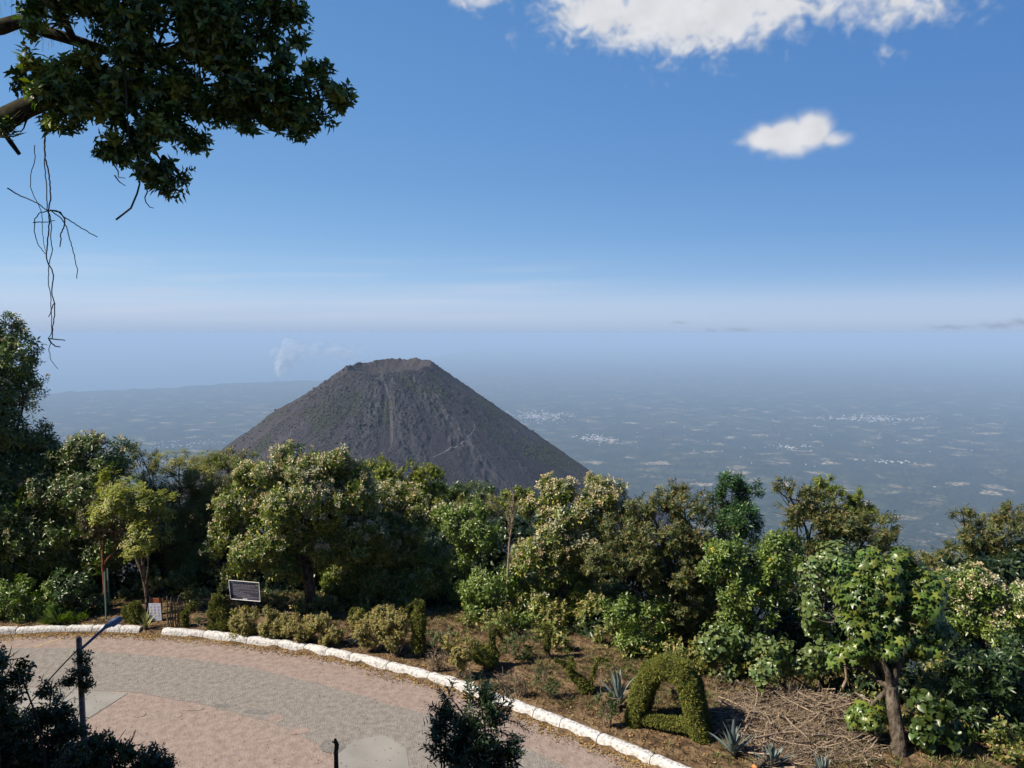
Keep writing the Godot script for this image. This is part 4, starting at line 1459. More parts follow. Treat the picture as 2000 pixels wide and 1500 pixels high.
func street_things() -> void:
	rng.seed = 1234
	# information sign
	var base := Vector3((SIGN[2][0] + SIGN[3][0]) * 0.5, 0, SIGN[3][2])
	base.y = ground_y(base.x, base.z)
	var t := thing("information_sign", "dark rectangular information sign with white text above the hedge", "sign", base)
	var im := Image.create_empty(512, 320, false, Image.FORMAT_RGB8)
	var ink := lin(0.60, 0.60, 0.66)
	im.fill(lin(0.075, 0.072, 0.10))
	disc(im, 52, 24, 30, 17, lin(0.5, 0.52, 0.66))
	disc(im, 52, 24, 18, 8, lin(0.2, 0.22, 0.36))
	im.fill_rect(Rect2i(42, 30, 20, 14), lin(0.66, 0.66, 0.74))
	row_of_marks(im, 96, 14, 326, 24, ink)
	disc(im, 462, 36, 25, 27, lin(0.22, 0.27, 0.32))
	disc(im, 462, 38, 17, 18, lin(0.16, 0.30, 0.16))
	disc(im, 462, 38, 7, 8, lin(0.5, 0.5, 0.12))
	for r in [[22, 56, 400, 11], [22, 78, 410, 11], [22, 102, 330, 11], [22, 122, 470, 11], [22, 142, 130, 11], [22, 164, 460, 11], [22, 186, 205, 11], [26, 206, 310, 12], [40, 230, 330, 12], [110, 254, 390, 12], [280, 274, 110, 11]]:
		row_of_marks(im, r[0], r[1], r[2], r[3], ink)
	im.fill_rect(Rect2i(12, 236, 40, 66), lin(0.03, 0.03, 0.06))
	im.fill_rect(Rect2i(208, 282, 76, 36), lin(0.55, 0.55, 0.6))
	row_of_marks(im, 216, 292, 58, 12, lin(0.15, 0.15, 0.2))
	var panel := board(t, "panel", SIGN, 0.02, print_mat("sign_print", im), base)
	for k in 4:
		var a := vec(SIGN[k]) - base
		var b := vec(SIGN[(k + 1) % 4]) - base
		var s := Shape.new()
		s.tube([a + Vector3(0, 0, 0.012), b + Vector3(0, 0, 0.012)], [0.017, 0.017], 6)
		part(panel, "frame", s.mesh(), mats.white_wall)
	for k in [[0.2, 3, 2], [0.8, 3, 2]]:
		var a := vec(SIGN[3]).lerp(vec(SIGN[2]), k[0]) - base
		var s := Shape.new()
		s.tube([a + Vector3(0, 0.4, -0.045), Vector3(a.x, -0.2, a.z - 0.045)], [0.022, 0.022], 6)
		part(t, "post", s.mesh(), mats.grey_metal)
	# paper notice under an orange plaque
	base = Vector3(NOTICE[2][0] - 0.2, 0, NOTICE[2][2] - 0.03)
	base.y = ground_y(base.x, base.z)
	t = thing("paper_notice", "white paper notice with rows of round symbols beside the kerb gap", "notice", base)
	im = Image.create_empty(256, 376, false, Image.FORMAT_RGB8)
	im.fill(lin(0.55, 0.57, 0.66))
	row_of_marks(im, 70, 18, 120, 14, lin(0.10, 0.10, 0.16))
	row_of_marks(im, 90, 38, 80, 10, lin(0.10, 0.10, 0.16))
	for b in 4:
		for a in 3:
			var x := 52 + a * 78
			var y := 90 + b * 62
			disc(im, x, y, 22, 22, lin(0.12, 0.13, 0.20))
			disc(im, x, y, 16, 16, lin(0.5, 0.52, 0.6))
			disc(im, x + rng.randi_range(-4, 4), y, rng.randi_range(4, 9), 10, lin(0.14, 0.14, 0.22))
			row_of_marks(im, x - 24, y + 27, 48, 7, lin(0.2, 0.2, 0.28))
	im.fill_rect(Rect2i(20, 322, 216, 8), lin(0.22, 0.24, 0.36))
	im.fill_rect(Rect2i(40, 342, 96, 16), lin(0.02, 0.02, 0.06))
	board(t, "sheet", NOTICE, 0.004, print_mat("notice_print", im, 0.8), base)
	for sx in [0.12, 0.88]:
		var a := vec(NOTICE[0]).lerp(vec(NOTICE[1]), sx) - base
		var s := Shape.new()
		s.tube([Vector3(a.x, -0.2, -0.03), a + Vector3(0, 0.22, -0.04)], [0.02, 0.018], 6)
		part(t, "post", s.mesh(), mats.dark_twig)
	t = thing("orange_plaque", "small orange brown wooden plaque right above the paper notice", "plaque", base + Vector3(0, 0, -0.06))
	board(t, "board", PLAQUE, 0.02, mats.orange_wood, t.position)
	for q in 2:
		var s := Shape.new()
		var a := vec(PLAQUE[3]).lerp(vec(PLAQUE[2]), 0.15 + 0.7 * q) - t.position
		s.tube([Vector3(a.x, -0.2, a.z - 0.05), a + Vector3(0, 0.1, -0.04)], [0.018, 0.018], 6)
		part(t, "post", s.mesh(), mats.dark_twig)
	# two green posts
	var names := ["taller green metal post behind the kerb at the left", "green metal post standing just behind the taller one"]
	for k in 2:
		var p: Array = POSTS[k]
		var b := Vector3(p[2], ground_y(p[2], p[4]), p[4])
		t = thing("metal_post", names[k], "post", b, "green posts at the left")
		var s := Shape.new()
		s.tube([Vector3(0, -0.3, 0), Vector3(0, p[3] - b.y, 0)], [0.028, 0.028], 8)
		part(t, "shaft", s.mesh(), mats.green_paint)
		s = Shape.new()
		s.tube([Vector3(0, p[3] - b.y + 0.001, 0), Vector3(0, p[3] - b.y + 0.03, 0)], [0.031, 0.026], 8)
		part(t, "cap", s.mesh(), mats.green_paint)
	# stake fence behind the gap
	base = Vector3(STAKES[0][0], ground_y(STAKES[0][0], STAKES[0][1]), STAKES[0][1])
	t = thing("stake_fence", "low fence of rough wooden stakes behind the gap in the kerb", "fence", base)
	for q in STAKES:
		var s := Shape.new()
		s.tube(limb_path(Vector3(q[0], ground_y(q[0], q[1]) - 0.2, q[1]) - base, Vector3(q[0] + rng.randf_range(-0.05, 0.05), q[2], q[1]) - base, 0.02, 5), taper(0.026, 0.02, 5), 6)
		part(t, "stake", s.mesh(), mats.bark)
	for h in [0.35, 0.75]:
		var s := Shape.new()
		s.tube(limb_path(Vector3(-0.1, h, 0.03), Vector3(STAKES[8][0], base.y + h, STAKES[8][1] + 0.03) - base, 0.02, 5), taper(0.018, 0.014, 5), 5)
		part(t, "rail", s.mesh(), mats.bark)
	lamp()

func lamp() -> void:
	var top := vec(LAMP.top)
	var base := Vector3(top.x, ground_y(top.x, top.z), top.z)
	var t := thing("street_lamp", "street lamp with slanted arm on a weathered pole wound with creeper", "street lamp", base)
	var s := Shape.new()
	s.tube([Vector3(0.06, -0.3, 0), Vector3(0.03, 1.5, 0), Vector3(0, top.y - base.y, 0)], [0.06, 0.052, 0.046], 14)
	part(t, "pole", s.mesh(), mats.grey_metal)
	s = Shape.new()
	s.tube([Vector3(0, top.y - base.y + 0.002, 0), Vector3(0, top.y - base.y + 0.05, 0)], [0.05, 0.038], 14)
	part(t, "cap", s.mesh(), mats.grey_metal)
	var a := vec(LAMP.arm0) - base
	var b := vec(LAMP.arm1) - base
	s = Shape.new()
	s.tube([a, a.lerp(b, 0.5), b], [0.024, 0.024, 0.026], 8)
	part(t, "arm", s.mesh(), mats.lamp_blue)
	var d := (vec(LAMP.h1) - vec(LAMP.h0))
	var x := d.normalized()
	var y := (Vector3.UP - x * x.y).normalized()
	var z := x.cross(y)
	var l := 0.36
	s = Shape.new()
	var prof := [[0.0, 0.03, 0.03], [0.06, 0.06, 0.05], [0.15, 0.095, 0.06], [0.26, 0.105, 0.055], [0.34, 0.08, 0.035], [l, 0.03, 0.015]]
	var m := 12
	for p in prof:
		for q in m + 1:
			var an := TAU * q / m
			s.v.append(b + x * p[0] + z * cos(an) * p[1] + y * (sin(an) * p[2] * (1.0 if sin(an) > 0.0 else 0.5)))
	finish_grid(s, m + 1, prof.size())
	for q in s.n.size():
		var c: Vector3 = b + x * prof[q / (m + 1)][0]
		s.n[q] = (s.v[q] - c).normalized()
	wind_grid(s, m + 1, prof.size())
	var head := part(t, "lamp_head", s.mesh(), mats.lamp_blue)
	s = Shape.new()
	s.box(Vector3(0.13, -0.045, -0.07), Vector3(0.31, -0.028, 0.07), Transform3D(Basis(x, y, z), b))
	part(head, "lens", s.mesh(), mats.lamp_glass)
	# supply cable
	var w := thing("supply_cable", "thin cable sagging from the lamp pole into the bushes", "cable", base)
	s = Shape.new()
	var pts := []
	for p in LAMP.wire:
		pts.append(vec(p) - base)
	pts[0] = Vector3(0, top.y - base.y - 0.15, 0.06)
	s.tube(pts, taper(0.011, 0.011, pts.size()), 5)
	part(w, "wire", s.mesh(), mats.dark_twig)
	# creeper on the pole
	var v := thing("creeper", "leafy creeper climbing round the top of the lamp pole", "creeper", base)
	s = Shape.new()
	pts = []
	for k in 40:
		var f := k / 39.0
		pts.append(Vector3(cos(f * 14.0) * 0.09, lerpf(0.2, top.y - base.y - 0.1, f), sin(f * 14.0) * 0.09))
	s.tube(pts, taper(0.012, 0.006, 40), 5)
	part(v, "stem", s.mesh(), mats.dark_twig)
	var L := []
	for p in [[0.08, -0.25, 0.14, 0.18], [0.10, -0.5, 0.16, 0.2], [-0.1, -0.65, 0.2, 0.14], [0.14, -0.75, 0.13, 0.13], [-0.2, -0.72, 0.12, 0.1]]:
		L.append([base.x + p[0], top.y + p[1], base.z + 0.05, p[2], p[3], 0.15])
	var made := crown("small", L, base, 0.9, 0.0, 611)
	part(v, "foliage", made[0], mats.leaf_gloss)

# ---------------------------------------------------------------- near things: overhanging tree, hanging roots, shrubs on the bank
func foreground() -> void:
	rng.seed = 31
	var base := Vector3(-9.8, 0, -7.0)
	base.y = ground_y(base.x, base.z)
	var t := thing("overhanging_tree", "large tree whose dark leafy boughs hang into the upper left of the picture", "tree", base)
	var s := Shape.new()
	s.tube([Vector3(0, -0.5, 0), Vector3(0.1, 1.5, 0), Vector3(0.0, 4.0, -0.2), Vector3(-0.2, 6.0, -0.3), Vector3(-0.6, 9.0, -0.4)], [0.62, 0.46, 0.4, 0.36, 0.26], 12, Color.WHITE, 0.07)
	var fork := base + Vector3(-0.1, 5.0, -0.25)
	for L in LIMBS:
		var pts := []
		var m: int = L[0].size()
		for p in L[0]:
			pts.append(p - base)
		if L[0][0].x < -5.0:
			pts.push_front((L[0][0] - base).lerp(fork - base, 0.5) + Vector3(0, -0.2, 0))
			pts.push_front(fork - base)
			m += 2
		s.tube(pts, taper(L[1], L[2], m), 8, Color.WHITE, 0.08, m)
	for c in OVERHANG:
		for k in 6:
			var d := rand_dir()
			var e := Vector3(c[0], c[1], c[2]) + Vector3(d.x * c[3], d.y * c[4], d.z * c[3]) * 0.9
			var from: Vector3 = LIMBS[1][0][5] if c[0] > -3.6 else LIMBS[0][0][4]
			from = from.lerp(Vector3(c[0], c[1], c[2]), 0.7)
			s.tube(limb_path(from - base, e - base, 0.1, 5), taper(0.016, 0.004, 5), 4)
	for c in SHADE:
		s.tube(limb_path(Vector3(-0.3, 7.0, -0.3), Vector3(c[0], c[1], c[2]) - base, 0.08, 6), taper(0.16, 0.05, 6), 7)
	part(t, "trunk", s.mesh(), mats.mossy_shaded_bark)  # bark colour carries the shade of the boughs
	var made := crown("overhang", OVERHANG, base, 1.0, 0.0, 88)
	part(t, "crown", made[0], mats.leaf_gloss)
	made = crown("overhang_young", OVERHANG_SUNLIT, base, 1.0, 0.0, 188)
	part(t, "sunlit_leaves", made[0], mats.leaf_soft)  # sunlit patches of the crown, put into the leaf colour
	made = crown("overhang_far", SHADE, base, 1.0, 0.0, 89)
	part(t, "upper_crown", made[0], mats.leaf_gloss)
	# hanging roots
	var v := thing("hanging_roots", "tangle of thin aerial roots hanging below the overhanging boughs", "roots", VINES[0][0][0])
	for q in VINES:
		s = Shape.new()
		var pts := []
		var c := Curve3D.new()
		for k in q[0].size():
			var tan: Vector3 = (q[0][mini(k + 1, q[0].size() - 1)] - q[0][maxi(k - 1, 0)]) / 6.0
			c.add_point(q[0][k] - v.position, -tan, tan)
		var n: int = q[0].size() * 4
		for k in n:
			pts.append(c.sample_baked(c.get_baked_length() * k / (n - 1.0)) + rand_dir() * 0.004)
		s.tube(pts, taper(q[1] * 1.1, q[1] * 0.75, n), 5)
		part(v, "root", s.mesh(), mats.dark_twig)
	v = thing("broken_twig", "single curved twig dangling below the lowest leafy bough", "twig", ROOT[0])
	s = Shape.new()
	var rp := []
	for p in ROOT:
		rp.append(p - ROOT[0])
	s.tube(rp, taper(0.009, 0.011, rp.size()), 6)
	part(v, "wood", s.mesh(), mats.dark_twig)
	v = thing("hanging_rootlets", "short crooked rootlets hanging from the lowest leafy bough", "roots", ROOTLETS[0][0])
	for r in ROOTLETS:
		s = Shape.new()
		var pts := []
		for p in r:
			pts.append(p - ROOTLETS[0][0])
		s.tube(pts, taper(0.008, 0.004, pts.size()), 5)
		part(v, "rootlet", s.mesh(), mats.dark_twig)
	# pale moss and fine roots at the upper left edge
	v = thing("hanging_moss", "pale hair like moss strands hanging at the upper left edge", "moss", Vector3(-5.1, 14.0, -8.6))
	s = Shape.new()
	for k in 46:
		var a := Vector3(rng.randf_range(-0.35, 0.28), rng.randf_range(-0.1, 0.4), rng.randf_range(-0.2, 0.2))
		var pts := [a]
		for q in 6:
			pts.append(pts[-1] + Vector3(rng.randf_range(-0.035, 0.035), -rng.randf_range(0.06, 0.22), rng.randf_range(-0.03, 0.03)))
		s.tube(pts, taper(0.003, 0.0015, 7), 3)
	part(v, "strands", s.mesh(), mats.pale_twig)
	# shrub in front of the road
	var fb := Vector3(-0.38, 0, -8.0)
	fb.y = ground_y(fb.x, fb.z)
	v = thing("dark_shrub", "dark narrow leaved shrub in the shade at the bottom centre in front of the kerb", "shrub", fb)
	s = Shape.new()
	for c in FRONT_SHRUB:
		s.tube(limb_path(Vector3(rng.randf_range(-0.05, 0.05), -0.2, 0), Vector3(c[0], c[1], c[2]) - fb, 0.08, 7), taper(0.022, 0.006, 7), 6)
		for k in 7:
			var d := rand_dir()
			s.tube(limb_path(Vector3(c[0], c[1], c[2]) - fb, Vector3(c[0] + d.x * c[3], c[1] + d.y * c[4], c[2] + d.z * c[3]) - fb, 0.1, 4), taper(0.006, 0.003, 4), 4)
	made = crown("narrow", FRONT_SHRUB, fb, 0.75, 0.0, 91)
	var extra := leaves_begin()
	for sp in SPRIGS:
		var pts := []
		for p in sp:
			pts.append(p - fb)
		s.tube(pts, [0.006, 0.004, 0.002], 4)
		for k in 5:
			var f := k / 4.0
			var p: Vector3 = pts[0].lerp(pts[1], f * 2.0) if f < 0.5 else pts[1].lerp(pts[2], f * 2.0 - 1.0)
			var turn := aim((pts[2] - pts[0]).normalized() + rand_dir() * 0.15, rng.randf() * TAU)
			put(extra, template("narrow")[k], Transform3D(turn.scaled(Vector3.ONE * 0.62), p), turn)
	part(v, "stems", s.mesh(), mats.dark_twig)
	part(v, "foliage", made[0], mats.leaf_gloss)
	part(v, "shoots", leaves_mesh(extra, "narrow"), mats.leaf_gloss)
	var say := ["dark dense bush in the shade at the lower left corner", "leafy branch bush at the left edge in front of the road", "low dark bush right of the lamp pole foot"]
	for k in 3:
		var L: Array = NEAR_BUSHES[k]
		var b := Vector3(L[0][0], 0, L[0][2])
		b.y = ground_y(b.x, b.z)
		v = thing("bank_bush", say[k], "bush", b, "bushes on the near bank")
		s = Shape.new()
		for c in L:
			s.tube(limb_path(Vector3(0, -0.2, 0), Vector3(c[0], c[1], c[2]) - b, 0.1, 7), taper(0.03, 0.008, 7), 6)
			for q in 6:
				var d := rand_dir()
				s.tube(limb_path(Vector3(c[0], c[1], c[2]) - b, Vector3(c[0] + d.x * c[3], c[1] + d.y * c[4], c[2] + d.z * c[3]) - b, 0.1, 4), taper(0.008, 0.003, 4), 4)
		part(v, "stems", s.mesh(), mats.dark_twig)
		made = crown("small", L, b, 0.9, 0.0, 95 + k)
		part(v, "foliage", made[0], mats.leaf_gloss)
	# broken stick and stump at the lower edge
	var sb := Vector3(STICK[0].x, ground_y(STICK[0].x, STICK[0].z), STICK[0].z)
	v = thing("broken_stake", "thin dark broken stake at the lower edge in front of the road", "stake", sb)
	s = Shape.new()
	s.tube([Vector3(0, -0.2, 0), Vector3(0.005, (STICK[0].y - sb.y) * 0.6, 0), Vector3(0.0, STICK[0].y - sb.y - 0.13, 0), Vector3(0.012, STICK[0].y - sb.y - 0.06, 0), Vector3(-0.004, STICK[0].y - sb.y, 0)], [0.03, 0.024, 0.02, 0.022, 0.012], 8, Color.WHITE, 0.12)
	part(v, "wood", s.mesh(), mats.dark_twig)
	s = Shape.new()
	s.tube([Vector3(-0.005, STICK[0].y - sb.y - 0.04, 0), Vector3(-0.03, STICK[0].y - sb.y - 0.02, 0.01)], [0.009, 0.006], 6)
	part(v, "knot", s.mesh(), mats.dark_twig)

const SHADE := [[-10.0, 13.0, -7.5, 2.6, 1.9], [-13.0, 13.0, -9.5, 3.4, 2.4], [-15.5, 12.4, -7.5, 3.0, 2.4], [-11.5, 14.8, -8.0, 3.0, 1.5], [-7.0, 17.0, -6.2, 2.2, 1.2], [-10.0, 12.2, -5.0, 2.6, 1.8], [-4.0, 16.8, -7.5, 2.4, 1.2], [-17.5, 11.4, -10.0, 3.0, 2.4], [-14.0, 11.4, -11.5, 2.6, 1.8]]

# ---------------------------------------------------------------- places, in metres
const KERB_A := [Vector2(-20.64, -24.01), Vector2(-18.81, -24.63), Vector2(-16.99, -24.93), Vector2(-16.03, -25.02), Vector2(-15.04, -25.08), Vector2(-13.69, -25.1), Vector2(-12.41, -25.02)]
const KERB_B := [Vector2(-11.64, -24.93), Vector2(-10.08, -24.63), Vector2(-8.22, -24.09), Vector2(-6.43, -23.54), Vector2(-4.66, -22.75), Vector2(-2.99, -21.87), Vector2(-1.74, -21.13), Vector2(0.0, -19.8), Vector2(1.29, -18.82), Vector2(2.46, -17.84), Vector2(3.41, -17.06), Vector2(5.32, -15.36), Vector2(6.68, -13.72)]
const KERB := [Vector2(-90, 0), Vector2(-45, -14), Vector2(-20.64, -24.01), Vector2(-18.81, -24.63), Vector2(-16.99, -24.93), Vector2(-16.03, -25.02), Vector2(-15.04, -25.08), Vector2(-13.69, -25.1), Vector2(-12.41, -25.02), Vector2(-11.64, -24.93), Vector2(-10.08, -24.63), Vector2(-8.22, -24.09), Vector2(-6.43, -23.54), Vector2(-4.66, -22.75), Vector2(-2.99, -21.87), Vector2(-1.74, -21.13), Vector2(0.0, -19.8), Vector2(1.29, -18.82), Vector2(2.46, -17.84), Vector2(3.41, -17.06), Vector2(5.32, -15.36), Vector2(6.68, -13.72), Vector2(9.0, -10.0), Vector2(14, 0)]
const STRIP := [Vector2(-18.53, -23.61), Vector2(-16.25, -23.81), Vector2(-13.93, -23.85), Vector2(-11.92, -23.34), Vector2(-10.1, -23.12), Vector2(-8.2, -22.57), Vector2(-6.31, -21.74), Vector2(-5.22, -21.16), Vector2(-3.51, -20.31), Vector2(-2.44, -19.74), Vector2(-0.91, -18.82), Vector2(0.12, -18.09), Vector2(1.3, -17.14), Vector2(2.72, -15.75), Vector2(0.0, -15.06), Vector2(-1.67, -16.11), Vector2(-3.33, -17.25), Vector2(-4.6, -18.05), Vector2(-5.16, -18.47), Vector2(-6.3, -19.2), Vector2(-7.75, -19.88), Vector2(-9.5, -20.51), Vector2(-10.68, -20.85), Vector2(-12.33, -21.03), Vector2(-14.53, -21.22), Vector2(-16.66, -21.16)]
const PATCH := [Vector2(-16.61, -21.09), Vector2(-14.49, -21.16), Vector2(-12.29, -20.97), Vector2(-10.68, -20.78), Vector2(-11.03, -19.23), Vector2(-12.53, -18.21), Vector2(-13.21, -17.1)]
const PATCH2 := [Vector2(-4.22, -17.75), Vector2(-3.89, -18.26), Vector2(-3.3, -18.45), Vector2(-2.47, -17.93), Vector2(-2.3, -16.69), Vector2(-3.19, -16.49), Vector2(-3.96, -16.89)]
const OVAL := [Vector2(-4.67, -17.95), Vector2(-4.64, -18.21), Vector2(-4.41, -18.31), Vector2(-4.16, -18.21), Vector2(-4.03, -17.98), Vector2(-4.11, -17.75), Vector2(-4.33, -17.7), Vector2(-4.55, -17.77)]
const WORN := [[Vector2(-5.85, -19.36), Vector2(-5.88, -19.19), Vector2(-6.04, -19.13), Vector2(-6.25, -19.19), Vector2(-6.38, -19.36), Vector2(-6.36, -19.53), Vector2(-6.19, -19.6), Vector2(-5.98, -19.53)], [Vector2(-7.34, -20.05), Vector2(-7.41, -19.95), Vector2(-7.65, -19.91), Vector2(-7.91, -19.95), Vector2(-8.06, -20.05), Vector2(-7.99, -20.15), Vector2(-7.75, -20.19), Vector2(-7.48, -20.15)], [Vector2(-8.61, -19.58), Vector2(-8.61, -19.44), Vector2(-8.72, -19.39), Vector2(-8.88, -19.44), Vector2(-8.99, -19.58), Vector2(-8.99, -19.71), Vector2(-8.89, -19.77), Vector2(-8.73, -19.71)], [Vector2(-9.62, -19.63), Vector2(-9.63, -19.52), Vector2(-9.76, -19.47), Vector2(-9.93, -19.52), Vector2(-10.05, -19.63), Vector2(-10.05, -19.75), Vector2(-9.92, -19.8), Vector2(-9.74, -19.75)], [Vector2(-6.43, -19.69), Vector2(-6.49, -19.59), Vector2(-6.71, -19.55), Vector2(-6.95, -19.59), Vector2(-7.08, -19.69), Vector2(-7.02, -19.78), Vector2(-6.8, -19.82), Vector2(-6.56, -19.78)], [Vector2(-5.14, -18.74), Vector2(-5.17, -18.64), Vector2(-5.31, -18.6), Vector2(-5.46, -18.64), Vector2(-5.55, -18.74), Vector2(-5.52, -18.85), Vector2(-5.39, -18.89), Vector2(-5.23, -18.85)], [Vector2(-8.24, -19.91), Vector2(-8.29, -19.83), Vector2(-8.49, -19.8), Vector2(-8.71, -19.83), Vector2(-8.84, -19.91), Vector2(-8.78, -19.99), Vector2(-8.58, -20.02), Vector2(-8.36, -19.99)]]
const LINES := [[Vector2(-15.22, -23.93), Vector2(-14.74, -24.72)], [Vector2(-16.49, -24.3), Vector2(-16.14, -24.8)]]
const TOWNS := [[400.0, -12900.0, 260.0, 420.0, 260, 60.0, "pale town on the plain just right of the volcano"], [1170.0, -10190.0, 150.0, 130.0, 70, 70.0, "cluster of white roofs on the plain above the cream flowering tree"], [5900.0, -12600.0, 420.0, 280.0, 230, 45.0, "whitish town on the plain at the upper right"], [3400.0, -9500.0, 160.0, 120.0, 26, 50.0, "few white roofs on the plain in the right middle"], [4100.0, -8350.0, 130.0, 60.0, 22, 50.0, "white farm roofs on the plain below the town at the right"], [-4100.0, -9700.0, 260.0, 160.0, 60, 45.0, "pale roofs on the plain left of the volcano foot"], [3000.0, -11000.0, 2600.0, 2200.0, 90, 24.0, "scattered white farmhouses across the plain on the right"]]
const TRAILS := [{"name": "footpath", "pts": [Vector2(0.361, 339.0), Vector2(0.413, 336.2), Vector2(0.507, 322.9), Vector2(0.606, 315.1), Vector2(0.764, 291.8), Vector2(0.849, 278.6), Vector2(0.878, 265.2), Vector2(0.897, 237.2)], "wide": 1.1, "down": false, "mat": "trail_dust"}, {"name": "scree_chute", "pts": [Vector2(-0.025, 104), Vector2(0.086, 135.3), Vector2(0.151, 172.4), Vector2(0.162, 196.1), Vector2(0.172, 234.8), Vector2(0.173, 272.1), Vector2(0.162, 301.4), Vector2(0.145, 328.2)], "wide": 4.5, "down": true, "mat": "scree"}, {"name": "scree_chute", "pts": [Vector2(0.546, 315.8), Vector2(0.572, 296.1), Vector2(0.61, 280.9)], "wide": 2.5, "down": true, "mat": "scree"}]
const SMOKE := Vector3(-7110.0, -1400.0, -23600.0)
